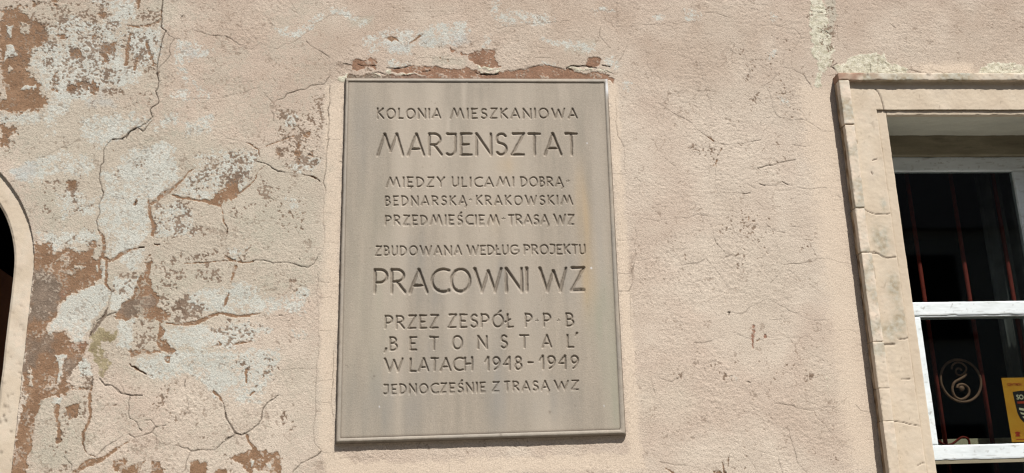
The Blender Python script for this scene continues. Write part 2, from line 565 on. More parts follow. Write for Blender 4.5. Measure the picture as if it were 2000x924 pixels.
def crack(P, w=0.6, val=0.8):
    v = val if w > 0.6 else val * 0.92
    if w > 0.72: stroke('deep', P, w * 0.75, 0.7, 0.3, val * (0.85 if w > 1.0 else 0.5))
    stroke('dirt_shade', P, w * 0.9 + 0.08, 0.8, 0.28, v)
    stroke(None, P, w * 0.9 + 0.08, 0.8, 0.28, v, tgt=crackD)

def many(fn, ox, oy, s, rows, **kw):
    for r in rows:
        if isinstance(r, str): fn(tile(ox, oy, s, r), **kw)
        else: fn(tile(ox, oy, s, r[0]), **{**kw, **r[1]})

def A_(key, ox, oy, s, *rows, **kw):
    for r in rows: area(key, tile(ox, oy, s, r), **kw)

def S_(key, ox, oy, s, rows, **kw):
    for r in rows: stroke(key, tile(ox, oy, s, r[0]), r[1], **kw)

def C_(ox, oy, s, w, val, *rows):
    for r in rows: crack(tile(ox, oy, s, r), w, val)

K = 3.85
soft = dict(feather=9, amp=7)
mid = dict(feather=9, amp=7)
# --- pale whitewash showing through
A_('whitewash', 0, 0, K, "250,350 520,280 900,100 924,600 850,600 700,740 560,760 380,924 300,924 380,700 280,600 220,450", "700,0 924,0 924,110 760,60",
   "360,200 560,120 740,180 700,300 440,330", "20,860 280,850 350,924 0,924", val=0.85, **mid)
A_('whitewash', 220, 0, K, "0,20 160,10 170,120 60,180 0,150", "0,400 90,480 210,530 200,640 50,650 0,600", "110,220 360,220 340,490 210,500 100,300", val=0.95, **mid)
A_('whitewash', 220, 0, K, "500,310 640,310 740,380 600,450 460,480 480,400", "400,680 560,690 700,700 720,740 500,760", "0,880 250,860 300,924 0,924",
   "480,380 560,520 640,640 760,690 700,700 560,640", val=0.7, **soft)
A_('whitewash', 440, 0, K, "385,220 460,210 520,230 560,200 620,170 660,120 730,80 760,110 700,160 640,220 560,280 500,290 420,300", "780,90 924,90 924,112 780,112", val=0.75, feather=4, amp=4)
A_('whitewash', 0, 220, K, "70,430 250,360 480,300 560,330 500,430 350,480 300,560 180,510 70,480", "440,600 560,580 740,640 700,760 480,780 420,690",
   "20,20 130,0 130,80 40,70", "350,0 430,0 410,180 370,180", "420,330 620,330 720,420 600,500 460,440", val=0.7, **soft)
A_('whitewash', 0, 220, K, "620,50 820,20 924,30 924,190 820,220 760,260 640,190 600,150", "770,460 924,430 924,924 760,924 740,700 780,620", val=0.9, **mid)
A_('bluewash', 0, 220, K, "70,430 250,370 290,420 260,500 180,500 80,470", val=0.6, **soft)
A_('bluewash', 0, 0, K, "750,670 810,670 800,740 740,740", "680,750 860,750 860,800 640,790", val=0.5, **soft)
A_('bluewash', 220, 0, K, "540,350 640,360 620,430 560,450", val=0.4, **soft)
A_('whitewash', 220, 220, K, "0,20 250,20 250,80 180,110 60,200 0,200", "0,400 130,290 460,230 440,380 490,500 400,580 270,660 240,924 0,924", val=0.92, **mid)
A_('whitewash', 220, 220, K, "300,90 470,0 500,60 340,140", "520,60 750,20 750,160 560,170", "700,300 924,280 924,500 740,640 500,620 480,560", "320,690 470,680 600,740 640,924 320,924", val=0.7, **soft)
A_('whitewash', 440, 220, K, "450,600 560,660 540,740 460,720", "440,380 680,360 650,450 560,450", "460,20 540,20 520,110 470,100", "0,290 240,300 200,480 140,560 100,580 60,500 0,480", "560,360 700,340 690,430 600,440", val=0.75, **mid)
A_('whitewash', 0, 440, K, "500,535 600,510 700,450 800,440 830,500 780,620 700,700 660,780 600,880 560,890 520,830 500,780 400,800 360,840 360,780 430,680 450,600",
   "840,500 924,480 924,640 870,650 820,630", "510,165 620,175 610,195 520,195", feather=2, amp=3)
A_('whitewash', 0, 440, K, "280,60 700,40 740,130 540,150 400,200 290,120", "790,140 924,60 924,200 830,260", "720,290 800,270 800,400 730,400", val=0.8, **mid)
A_('whitewash', 220, 440, K, "0,0 280,50 200,160 60,200 0,270", "80,220 240,180 200,330 120,340 60,280", "20,400 190,390 150,520 60,630 0,600",
   "560,500 830,470 924,480 924,660 830,650 600,650", "380,770 540,770 700,760 780,800 924,700 924,924 460,924 380,860", "30,710 160,700 150,924 40,924", val=0.95, feather=4, amp=4)
A_('whitewash', 440, 440, K, "30,450 200,440 260,540 420,560 600,480 640,520 600,650 280,650 0,650", "0,710 230,740 340,780 200,860 60,890 0,880", val=0.85, **mid)
A_('whitewash', 440, 440, K, "510,790 590,820 560,860", "30,180 160,180 140,260 40,240", val=0.6, **soft)
A_('whitewash', 0, 684, K, "420,40 510,30 500,60 465,70 455,150 440,270 425,270 430,120", "390,355 460,350 450,410 390,400", "580,40 680,60 690,190 600,200 580,120", feather=1.5, amp=2.5)
A_('whitewash', 220, 684, K, "150,60 240,50 460,0 924,0 924,300 840,380 760,310 700,230 560,180 460,200 400,240 260,190", val=0.95, **mid)
A_('whitewash', 440, 684, K, "0,0 420,0 380,130 280,300 250,400 0,380", val=0.85, **mid)
M5 = 5.133
A_('whitewash', 640, 0, M5, "350,400 600,300 860,300 840,540 560,520 430,540", "900,330 1130,230 1400,220 1400,400 1230,450 960,480", "600,620 830,640 700,670 600,660", "0,80 180,110 440,240 330,260 180,160 0,140", val=0.7, **soft)
A_('whitewash', 920, 0, M5, "200,0 280,0 270,290 240,290", "290,120 500,110 840,180 840,220 400,250 290,250", "720,400 1000,410 1200,470 1180,520 900,470", "130,370 200,370 190,460 120,460", "1250,100 1420,80 1430,105 1240,130", "700,640 820,640 800,665 720,660", val=0.7, **soft)
A_('greyish', 640, 0, M5, "950,380 1180,380 1150,470 950,460", "1050,570 1400,590 1400,650 1050,650", "200,180 460,170 440,260 240,260", val=0.8, **soft)
A_('greyish', 920, 0, M5, "1080,420 1220,420 1180,460 1100,450", "900,480 1160,480 1130,560 1000,530", val=0.6, **soft)
A_('bluewash', 640, 0, M5, "930,380 1180,390 1150,460 950,450", "1250,350 1400,360 1380,440 1250,430", "580,430 800,460 760,520 620,490", val=0.45, **soft)
A_('whitewash', 1180, 0, K, "600,90 680,80 720,140 620,160", "140,620 210,630 190,680 150,690", "370,110 450,120 430,160 380,160", "0,430 100,450 120,500 0,500", val=0.55, **soft)
A_('whitewash', 1440, 0, K, "250,110 300,130 290,160 260,160", "300,700 370,720 370,790 330,780", "230,400 290,390 290,440 240,440", val=0.5, **soft)
A_('whitewash', 1200, 684, K, "860,160 940,170 930,220 860,210", val=0.5, **soft)
# broad greyer / browner tones
A_('greyish', 0, 0, 1, "0,200 200,180 330,240 640,330 620,560 420,640 200,560 60,420", "120,560 320,560 430,690 300,760 200,700", "60,780 170,760 180,924 60,924", val=0.6, feather=30, amp=20)
A_('greyish', 0, 0, 1, "0,0 320,0 320,180 180,220 0,240", val=0.5, feather=30, amp=20)
# --- smoother, yellower bands round plaque and window
A_('smoothband', 0, 0, 1, "636,165 672,160 650,880 700,905 1230,885 1226,860 1190,160 1206,160 1250,860 1260,918 640,930 622,860", val=0.8, feather=6, amp=4)
A_('smoothband', 0, 0, 1, "1560,170 1625,160 1715,924 1660,924", val=0.75, feather=22, amp=10)
A_('smoothband', 0, 0, 1, "1800,125 1900,122 1900,142 1800,142", val=0.7, feather=6, amp=4)
# --- exposed brown render
hard = dict(feather=2.0, amp=3.0)
rag = dict(feather=5.0, amp=7.5)
A_('brown', 0, 0, K, "0,60 120,60 230,130 350,190 350,320 240,380 220,450 200,520 270,580 300,650 290,720 350,720 350,770 300,840 200,840 100,840 0,820", **rag)
A_('brown', 0, 0, K, "380,0 440,0 430,30 390,30", "520,380 600,370 610,420 530,440", "740,330 890,310 870,380 800,430 780,540 760,400", "490,660 560,615 680,620 750,650 740,740 700,720 660,650 500,680",
   "380,660 440,670 430,690 380,690", "400,540 430,540 420,640 400,640", "740,60 800,70 790,150 760,130", "150,50 300,25 290,40 160,70", "440,250 500,250 490,290 440,290", "700,240 750,260 730,320 690,290", **rag)
A_('brown', 0, 0, K, "40,340 110,340 120,430 30,450", "150,160 230,180 230,260 150,250", "50,190 100,190 80,290 60,280", "160,640 270,640 270,670 160,680", "0,660 30,650 40,740 0,740", "0,80 40,90 30,120 0,120", "60,480 90,520 70,540", erase=True, feather=1, amp=3)
A_('whitewash', 0, 0, K, "40,340 110,340 120,430 30,450", "50,190 100,190 80,290 60,280", "160,640 270,640 270,670 160,680", feather=1, amp=3)
S_('brown', 220, 0, K, [("110,188 180,205 250,200 330,175 365,150", [0.8, 2.2, 2.5, 2.5, 2.5])], amp=1.2)
S_('brown', 220, 0, K, [("130,250 100,480", [3, 4]), ("160,520 200,420", [2, 2]), ("250,330 310,480", [2, 4]), ("190,0 195,60", [4, 3]), ("370,90 360,160", [3, 2])], amp=4.5)
A_('brown', 220, 0, K, "0,310 40,320 20,400 0,400", **hard)
A_('mortar', 220, 0, K, "495,125 530,118 515,165", feather=1, amp=1)
A_('brown', 220, 0, K, "500,130 525,120 512,160", feather=0.8, amp=0.5)
A_('brown', 0, 220, K, "0,100 130,100 130,150 80,160 60,250 0,260", **rag)
A_('brown', 0, 220, K, "510,520 560,515 580,560 545,600 515,580", feather=2.5, amp=4)
S_('brown', 220, 220, K, [("630,410 580,440 520,510 460,570 400,600 340,655 295,685", [1.2, 1.8, 2.2, 2.8, 5, 3.6, 3]), ("265,650 275,700 285,770 300,830 310,860 300,924", [1.2, 3, 3, 2.8, 3, 3]),
   ("450,615 500,635 600,655 700,668 760,685 815,700", [1.5, 2.4, 2.6, 3, 4, 3]), ("815,700 825,750 840,830 868,885 860,910", [2, 1.6, 1.4, 1, 0.6]), ("170,690 180,655", [2.2, 1.6]), ("185,640 225,620", [1, 0.6])], amp=1.4)
A_('brown', 220, 220, K, "730,665 770,600 850,560 924,480 960,500 924,640 860,680 815,705", feather=1.2, amp=4)
A_('brown', 440, 220, K, "0,520 60,490 100,520 80,590 60,620 0,660", feather=1.2, amp=4)
S_('brown', 440, 220, K, [("300,400 250,440 230,490 190,540 130,590 60,620 0,660", [0.6, 0.9, 1.2, 1.5, 2, 2.4, 3]), ("250,275 300,250 370,230 420,205 520,175", [0.8, 0.8, 1, 1.4, 1.8]),
   ("575,465 640,475 690,500 712,522", [0.8, 2.2, 2, 0.6]), ("160,225 200,245 250,280 255,330", [0.8, 1, 1.2, 0.6])], amp=1.0)
A_('brown', 440, 220, K, "590,140 640,150 630,190 590,180", "540,220 570,230 575,300 545,380 530,300", "640,290 670,300 660,320 640,315", "380,260 425,300 420,325 385,325", feather=2, amp=5, val=0.85)
A_('brown', 0, 440, K, "250,90 290,130 370,120 400,200 510,150 530,190 620,195 680,180 700,120 730,150 700,240 760,250 755,300 770,380 720,430 640,480 560,510 500,530 440,590 430,680 360,780 370,840 410,810 500,780 520,840 560,890 640,870 660,900 640,960 170,960 200,800 210,700 240,560 250,400 245,250", feather=3, amp=4)
A_('mortar', 0, 440, K, "255,320 400,350 450,480 430,640 340,720 215,700 240,450", feather=8, amp=9, val=0.95)
A_('mortar', 0, 440, K, "200,860 420,820 400,960 180,960", feather=8, amp=9, val=0.7)
A_('brown', 0, 440, K, "560,305 640,310 620,330 560,325", "510,240 525,300 515,300", "515,345 535,345 535,365 515,365", "720,300 750,290 750,330 730,340", erase=True, feather=1, amp=2)
A_('redbrick', 0, 440, K, "540,860 660,860 640,924 520,924", "430,500 520,480 500,530 450,540", feather=4, amp=4, val=0.7)
S_('brown', 0, 440, K, [("740,30 775,90 782,180 770,240 820,270 924,215", [1.5, 3.4, 3.4, 3.2, 3, 2.2]), ("750,240 745,300 755,400", [2.5, 2.3, 2]), ("800,270 800,370 795,440 830,490", [3, 2.6, 2.2, 1])], amp=1.4)
S_('mortar', 0, 440, K, [("810,620 780,690 720,760 680,830", [1, 2.6, 3, 3.5])], amp=1.2)
S_('brown', 0, 440, K, [("810,620 780,690 720,760 680,830", [1, 2.6, 3, 3.5])], amp=1.2)
A_('olive', 0, 440, K, "680,830 740,770 880,810 840,870 760,870 720,960 670,960", feather=2.5, amp=4, val=0.9)
A_('olive', 0, 684, K, "690,0 770,0 760,30 830,90 780,190 740,170 720,60", feather=2.5, amp=4, val=0.85)
S_('brown', 220, 440, K, [("315,0 305,50 308,90", [3, 3, 1])], amp=1)
A_('brown', 220, 440, K, "190,400 240,300 290,290 280,380 300,450 350,540 340,620 430,660 440,700 410,720 360,760 390,780 370,860 480,930 480,960 330,960 330,860 350,780 320,720 200,690 100,715 0,690 60,640 110,560 160,520", feather=1, amp=3.5)
A_('mortar', 220, 440, K, "60,650 130,560 300,540 340,600 260,640 120,710", feather=5, amp=6, val=0.8)
S_('brown', 220, 440, K, [("400,735 480,745 560,745 640,730 720,690 800,665 870,665 924,680", [1.2, 2.2, 4.2, 4.4, 4, 2, 2, 2.4]), ("0,270 60,215 130,185 190,175 235,165", [2, 4, 2, 1, 0.5]),
   ("280,220 245,265", [1.4, 1.2]), ("540,285 620,280 700,282 780,275 860,265 924,262", [1.2, 1.6, 1.3, 1.2, 1, 1]), ("875,510 855,560 835,610", [1, 3, 1.6]), ("790,870 810,900 740,910", [1, 1.8, 1]), ("315,145 350,152", [1.4, 1])], amp=1.2)
S_('brown', 440, 440, K, [("0,670 80,685 180,680 220,668 265,660", [2, 3, 2.4, 1.6, 0.8]), ("0,230 60,265 130,285 190,280 215,270", [2.2, 1.8, 2, 1.6, 0.8]), ("80,310 60,370 40,430", [3.2, 2.6, 1]),
   ("30,520 10,560 0,600", [1, 2.2, 1.5]), ("60,900 120,885 185,875", [1, 3, 1])], amp=1.2)
A_('brown', 0, 684, K, "190,-20 640,-20 620,60 560,130 500,230 560,280 690,290 650,300 560,290 480,350 390,350 280,390 290,420 250,600 210,800 190,960 60,960 120,700 150,500 140,380 170,150", feather=1, amp=3.5)
A_('mortar', 0, 684, K, "180,0 300,0 260,120 170,160", "440,60 580,60 590,200 500,240", feather=8, amp=8, val=0.8)
A_('brown', 0, 684, K, "420,40 510,30 500,60 465,70 455,150 440,270 425,270 430,120", erase=True, feather=1.2, amp=2)
A_('brown', 0, 684, K, "150,300 215,320 190,420 140,420", "225,150 245,160 240,300 220,300", "360,270 390,250 380,300", erase=True, feather=1.2, amp=6, val=0.9)
S_('brown', 0, 684, K, [("425,430 430,520 440,600 440,680", [7, 2, 3, 5]), ("690,260 680,300 670,400 680,480 650,570 620,620 620,700 660,780 710,800", [1.5, 3, 3.6, 3.6, 2, 1, 1, 1.6]),
   ("560,924 640,860 740,830 800,800 860,750 924,710", [5, 7, 5, 4, 2.5, 2])], amp=2.0)
A_('brown', 0, 684, K, "500,420 590,400 600,470 560,510 500,490", "830,860 900,820 940,830 940,924 830,900", feather=2.5, amp=4)
S_('brown', 220, 684, K, [("0,750 60,715 110,690 130,670", [1.6, 1.8, 1.4, 0.8]), ("760,310 800,350 830,400", [2.6, 2.4, 1.2]), ("130,105 180,140 245,180", [1, 1.6, 1])], amp=1.0)
A_('brown', 220, 684, K, "0,820 60,830 70,890 0,900", "80,900 150,860 220,860 270,800 280,790 230,860 200,960 60,960", "310,820 370,850 385,960 280,960 300,880", "570,880 620,820 680,840 720,850 700,960 560,960", "760,924 800,880 860,900 860,960", "870,820 960,790 960,840", "125,10 130,50 230,40 330,20 370,-10 140,-10", feather=1, amp=3)
A_('brown', 220, 684, K, "385,50 430,40 420,90 390,90", feather=3, amp=2, val=0.5)
A_('brown', 440, 684, K, "20,800 130,770 200,750 290,750 400,770 440,800 430,960 200,960 160,900 100,850 30,830", feather=1, amp=3.5)
A_('brown', 440, 684, K, "300,850 350,850 340,900 310,890", "190,820 220,820 190,880", "200,905 360,905 360,940 200,940", erase=True, feather=1, amp=2)
A_('whitewash', 440, 684, K, "300,850 350,850 340,900 310,890", "190,820 220,820 190,880", feather=1, amp=2)
S_('brown', 440, 684, K, [("165,640 180,690 220,745", [1.8, 2.6, 4.5]), ("180,340 215,315", [1.6, 2]), ("155,150 160,240", [3, 2])], amp=1.2)
# above and beside the plaque
A_('brown', 640, 0, M5, "245,600 310,595 400,610 430,580 500,620 490,660 480,700 400,665 370,690 260,700", "600,390 630,370 690,380 710,415 640,410", "1215,460 1280,490 1240,525", feather=1, amp=1.6)
S_('brown', 640, 0, M5, [("925,355 880,385 820,440", [2.4, 2, 1]), ("1340,530 1342,540", [2.8, 2.8]), ("1345,540 1410,545", [1, 1.2]), ("1205,605 1208,610", [2.6, 2.6]), ("1125,580 1126,584", [2.2, 2.2]), ("1285,515 1290,518", [1.6, 1.6])], amp=0.6)
A_('brown', 640, 0, M5, "1400,550 1540,490 1560,660 1480,640 1420,590", "640,690 740,680 850,660 1030,660 1240,690 1400,670 1560,740 1560,815 980,815 980,740 800,725 650,725", feather=0.9, amp=1.6)
A_('brown', 920, 0, M5, "-20,540 110,475 235,490 250,600 300,660 200,685 60,650 -20,590", "0,700 60,720 90,745 280,745 300,715 400,710 540,690 680,660 800,665 940,690 1000,710 1150,725 1300,740 1430,790 1430,815 0,815",
   "1140,660 1160,590 1250,550 1310,590 1290,660 1180,660", "1380,770 1440,800 1430,850 1360,790", feather=0.9, amp=1.8)
A_('redbrick', 640, 0, M5, "200,560 520,560 520,720 200,720", "1180,440 1560,440 1560,670 1180,670", "640,650 1560,650 1560,830 640,830", feather=2, amp=2, val=0.75)
A_('redbrick', 920, 0, M5, "-20,440 1450,440 1450,860 -20,860", feather=2, amp=2, val=0.75)
masks['redbrick'] *= 0.6
A_('mortar', 640, 0, M5, "220,755 980,755 980,790 200,790", feather=1.5, amp=2)
A_('brown', 640, 0, M5, "200,755 980,750 980,800 190,800", feather=1, amp=1.4, val=0.9)
A_('limewhite', 640, 0, M5, "580,700 640,700 650,750 600,750", "110,770 200,745 215,785 180,800 100,815", "700,735 860,738 860,748 700,748", "430,745 520,745 540,765 440,768", feather=1, amp=1.5)
A_('limewhite', 920, 0, M5, "60,660 300,660 290,740 100,745", "980,665 1290,690 1400,730 1300,725 1000,700", val=0.5, feather=2, amp=2)
# repair strip by the window
A_('limewhite', 1440, 0, K, "540,-20 660,-20 680,180 700,340 730,380 700,480 660,520 620,670 580,670 600,500 560,380 545,190 550,60", feather=2.5, amp=5, val=0.9)
A_('limewhite', 1440, 0, K, "720,510 850,440 924,415 1000,420 1001,560 760,560", feather=1.5, amp=2, val=0.95)
A_('limewhite', 1680, 0, 5.775, "0,630 260,600 300,700 540,780 540,850 0,850", "1390,740 1500,700 1848,720 1900,850 1280,850", feather=1.5, amp=4, val=0.9)
A_('greyish', 1440, 0, K, "660,-20 740,-20 740,150 700,280 640,300 680,180", feather=3, amp=4, val=0.9)
S_('brown', 1440, 440, K, [("122,760 125,800 115,850 120,924", [3.4, 2, 3.4, 1.4]), ("212,825 212,838", [2, 2.4]), ("150,870 165,862", [1.2, 1])], amp=1.2)
S_('redbrick', 1440, 440, K, [("122,740 118,960", [6, 6]), ("205,825 215,838", [5, 5])])
S_('brown', 1200, 684, K, [("385,895 400,905", [1.6, 1.4]), ("405,905 440,920", [2, 3]), ("810,850 835,924", [1.2, 2.2]), ("860,780 862,880", [0.6, 0.6]), ("750,915 800,920", [2, 2.5])], amp=1)
S_('brown', 1180, 220, K, [("770,175 800,190 830,222", [1, 2.6, 1.5]), ("885,270 855,320", [1.3, 0.8]), ("850,345 842,400", [1.4, 2.2]), ("842,392 795,402", [1.8, 0.6])], amp=0.8, val=0.8)
S_('brown', 1400, 220, K, [("240,770 240,810", [1.2, 1.8])], val=0.8)

# --- flaking speckle
def SP(ox, oy, s, *rows, feather=14, amp=10, val=0.7):
    for r in rows: area(None, tile(ox, oy, s, r), feather=feather, amp=amp, val=val, tgt=speck)
SP(0, 0, K, "0,0 924,0 924,740 640,760 380,700 340,500 200,200 0,100", val=0.62)
SP(0, 0, K, "480,300 900,280 880,740 480,740", "200,0 560,0 540,200 300,160", val=0.78)
SP(0, 0, K, "-30,0 330,40 300,420 200,560 0,500", val=0.6)
SP(220, 0, K, "100,60 360,60 350,200 120,200", "100,230 340,230 330,540 150,540", val=0.8)
SP(220, 0, K, "0,650 300,680 280,840 0,860", val=0.35)
SP(440, 0, K, "450,800 620,740 760,700 790,940 430,940", val=0.72)
SP(0, 220, K, "330,500 620,470 700,700 640,800 330,780", val=0.55)
SP(0, 220, K, "480,480 600,480 620,600 500,620", "0,60 140,60 120,260 40,300", val=0.6)
SP(220, 220, K, "700,330 924,280 940,540 700,620 480,600", "320,680 560,680 640,760 700,940 310,940", val=0.8)
SP(220, 220, K, "190,380 270,380 240,470 190,470", "0,280 100,300 60,480 0,480", val=0.55)
SP(440, 220, K, "400,-20 730,-20 700,420 580,440 440,430 360,360 380,100", "-10,290 250,280 260,440 150,560 60,600 -10,500", "280,440 370,540 400,620 330,760 120,760 70,730 230,620", val=0.82)
SP(440, 220, K, "380,600 600,620 620,860 480,840 360,760", "400,820 620,800 600,960 440,960", val=0.6)
SP(0, 440, K, "500,120 720,60 740,200 560,180", "240,60 700,30 700,140 300,140", val=0.55)
SP(220, 440, K, "20,310 190,340 180,400 20,400", "0,420 110,430 130,540 50,550", "170,700 340,740 320,930 150,930", "480,180 760,170 760,300 500,300", "540,310 850,300 790,430 600,430", "330,500 560,520 780,620 620,740 480,720 370,620", val=0.86)
SP(220, 440, K, "320,0 600,0 560,120 340,120", "280,240 540,250 640,500 320,520", "720,720 940,700 940,940 780,940", val=0.62)
SP(440, 440, K, "0,170 190,170 160,290 0,240", "-10,700 260,720 340,800 180,870 -10,900", val=0.75)
SP(440, 440, K, "480,400 660,420 640,640 560,620", "440,720 520,730 500,760 440,760", "500,0 600,0 620,100 520,80", val=0.5)
SP(0, 684, K, "140,300 230,320 210,520 130,520", "560,20 700,60 700,240 580,240", "480,360 660,320 660,520 480,560", "390,600 480,560 520,900 380,900", val=0.7)
SP(220, 684, K, "300,190 400,190 480,330 380,440 270,440", "430,480 520,480 500,560 380,600 340,580", "640,590 700,600 700,670 660,670", "0,380 50,400 40,470 0,480", val=0.62)
SP(440, 684, K, "30,10 190,10 190,170 50,110", "270,60 390,80 400,240 250,260", "200,150 280,150 260,260 200,260", "440,480 560,470 540,620 460,640", "0,780 130,770 170,924 0,924", val=0.66)
SP(640, 0, M5, "900,340 1200,380 1180,480 930,460", "230,680 500,680 480,740 230,740", val=0.5)
SP(1180, 220, K, "590,270 680,210 760,230 820,300 790,350 700,280", val=0.75)
SP(1180, 220, K, "460,860 580,860 580,940 460,940", "860,800 1001,800 1001,924 860,924", val=0.55)
SP(1400, 220, K, "60,720 330,740 330,940 20,940", "340,230 450,230 400,300 340,300", "460,330 530,330 520,380 460,380", "360,700 420,700 430,840 360,800", val=0.6)
SP(1200, 440, K, "370,340 460,390 550,430 510,490 390,440", "740,0 1001,0 1001,200 880,240 740,120", "420,40 560,60 540,260 440,160", val=0.55)
SP(1440, 440, K, "0,0 260,20 300,200 0,340", val=0.45)
SP(1440, 440, K, "455,120 570,130 570,190 470,200", val=0.8)
SP(1200, 684, K, "320,180 530,180 510,260 340,250", "730,130 960,120 960,250 730,230", val=0.68)
SP(1440, 684, K, "150,150 240,60 340,90 410,100 360,180 180,180", "0,130 40,150 50,230 0,230", "430,120 560,150 540,220 430,200", val=0.72)
SP(1440, 684, K, "0,720 320,780 300,924 0,924", "560,740 800,760 760,924 560,900", val=0.35)
SP(1440, 0, K, "640,60 740,40 730,500 660,420", val=0.8, feather=4, amp=3)
SP(1440, 0, K, "530,0 570,0 560,200 530,200", "580,180 660,180 650,340 590,340", val=0.6, feather=4, amp=3)
SP(1440, 0, K, "150,150 500,180 480,420 200,380", "0,350 560,400 600,924 0,924", val=0.25)
# --- cracks
C_(220, 0, K, 1.15, 1.0, "375,0 372,90 370,150 363,208", "400,235 375,300 365,330 352,400 335,490 332,560")
C_(220, 0, K, 0.9, 1.0, "363,208 400,235", "332,560 345,610 345,650 322,690 340,735 347,780 285,825 290,870 300,885")
C_(220, 220, K, 1.2, 1.0, "180,115 130,150 100,185 70,200", "130,150 105,195")
C_(220, 220, K, 0.8, 1.0, "290,0 298,35 262,75 215,100 180,115", "70,200 0,203", "190,115 230,138 265,100 295,65")
C_(0, 220, K, 0.9, 0.95, "924,205 880,203 835,210 800,250 780,285 780,370 752,405 748,500 762,570 775,610 768,640 742,690 750,760 728,810 735,870")
C_(220, 0, K, 0.7, 0.75, "400,235 430,270 465,290 505,292", "465,292 430,345 435,410 400,460 345,520", "610,228 700,255 750,268 855,270 910,305")
C_(220, 0, K, 0.45, 0.5, "505,265 610,228", "45,178 110,185", "560,740 700,745 770,750 850,732 924,708", "380,735 480,750 540,775 580,745")
C_(440, 0, K, 0.5, 0.6, "0,265 60,305 130,355 200,368 270,320 330,355 390,372 440,335 490,330 560,285 620,240 670,185 740,145 780,115 924,115", "0,728 60,708 100,710 180,680 260,655", "290,700 370,785", "100,615 200,615", "400,15 470,55 540,105", "480,0 520,60")
C_(440, 0, K, 0.7, 0.8, "610,308 650,345 720,385 790,430", "350,830 368,870 362,910", "850,485 924,485")
C_(440, 0, K, 0.45, 0.5, "790,430 845,480", "790,575 785,530 810,495 850,485")
C_(440, 0, K, 0.85, 0.85, "400,755 440,740 460,710 510,692", "560,675 600,675 640,640 740,632 780,580", "785,640 785,780 770,830 778,924", "510,692 560,675")
C_(440, 220, K, 0.75, 0.75, "770,0 778,60 772,200 758,330 755,440 735,530 752,590", "860,365 885,372", "760,205 785,198")
C_(440, 220, K, 0.45, 0.55, "752,590 740,640 742,770 735,840 742,924", "0,195 70,205 160,225", "752,590 800,600", "735,755 820,760", "785,200 860,200", "450,450 540,462", "865,600 870,610", "860,790 870,795")
C_(440, 220, K, 0.9, 0.95, "240,370 300,385 350,415 400,445 450,450", "575,465 640,475 690,505 712,522")
C_(440, 220, K, 0.7, 0.7, "0,840 20,880 10,900", "40,780 70,800")
C_(440, 440, K, 0.75, 0.8, "200,278 230,265 290,265 360,285 430,278 500,285 570,310 620,315 665,290 690,240", "400,680 430,680", "560,255 565,265", "0,0 20,30 10,60")
C_(440, 440, K, 0.45, 0.5, "690,240 735,185 745,130 740,0", "690,370 705,430 680,530 700,590 705,700 700,800 705,924", "750,130 860,132", "710,430 800,435", "700,548 795,548", "700,795 795,792", "430,680 500,663 590,660", "280,685 400,685")
C_(440, 684, K, 0.6, 0.65, "705,0 685,90 688,180 680,260 675,370 680,480 662,590 665,690", "815,0 808,250 800,420 810,500", "780,390 800,400")
C_(440, 684, K, 0.45, 0.5, "420,145 560,140 620,145 680,145", "690,235 800,222", "690,392 780,390", "665,690 735,765", "735,765 840,770")
C_(440, 684, K, 0.8, 0.8, "718,760 690,790 620,825 565,850 500,924")
C_(440, 684, K, 1.1, 0.75, "0,470 30,550 70,625 120,640 180,610 250,560 270,520 280,440 310,400 360,370 395,340", "0,670 70,635")
C_(0, 220, K, 0.5, 0.55, "55,535 150,505 200,520 270,527", "300,810 370,797 450,790 560,765 640,720 700,690 745,690", "270,340 340,330 420,280 500,250 560,220 600,195", "180,750 195,790")
C_(220, 220, K, 0.5, 0.55, "45,270 150,262 230,240 280,208 340,215 380,195", "140,440 150,480 190,520 200,570 260,610 268,650", "0,630 90,650", "750,270 820,245", "200,290 310,280", "225,820 230,850", "650,440 560,380")
C_(220, 220, K, 0.9, 1.0, "172,668 174,694")
C_(220, 440, K, 0.55, 0.6, "820,0 868,50 852,120 855,230 924,262", "385,155 430,185", "410,480 500,470 540,440", "924,262 780,275 620,282")
C_(220, 440, K, 0.9, 0.9, "315,145 350,150", "870,510 875,515", "190,175 235,165")
C_(0, 440, K, 1.0, 1.0, "870,655 840,668 800,685", "795,640 770,690 720,720", "700,750 680,820", "735,30 745,40")
C_(0, 440, K, 0.5, 0.6, "805,500 835,500 820,560 805,630", "640,560 700,600 720,660", "820,140 850,155")
C_(0, 684, K, 1.0, 0.95, "745,215 790,260 830,260 870,285 910,320", "690,200 690,260")
C_(0, 684, K, 0.7, 0.8, "620,620 620,700 660,780 710,800 760,760 800,720 924,640", "640,570 645,590", "690,290 680,300 640,290", "480,800 540,860 540,900")
C_(220, 684, K, 1.0, 0.9, "0,268 45,320 130,335 220,340", "200,590 215,610", "500,725 560,735 590,760 650,745", "130,105 180,140 245,180")
C_(220, 684, K, 0.75, 0.8, "130,345 118,470 125,515 180,540 200,590", "125,630 160,660 210,645 290,622 320,580 400,565", "240,525 290,525 320,570", "650,745 700,752 765,755 830,690 910,645 924,620 880,550 850,500 830,400", "590,760 555,830 535,910", "550,215 535,290")
C_(220, 684, K, 0.55, 0.65, "295,620 325,650 330,705 400,715 500,725", "550,350 565,400 555,460 505,540", "450,500 500,520", "60,250 100,330")
C_(640, 0, M5, 0.9, 0.9, "160,635 200,645 240,655", "300,640 360,660 490,660", "590,680 700,685 830,660", "440,745 500,720 580,745", "950,715 1000,715 1030,705", "1470,725 1540,745")
C_(640, 0, M5, 0.4, 0.45, "0,150 200,155 320,165 600,165 800,175", "640,60 720,110 900,125 1000,120 1150,115 1400,110 1540,110", "840,650 920,580 1060,575", "1050,580 1130,590 1300,600", "30,700 20,660 80,620 160,635", "1120,160 1300,130")
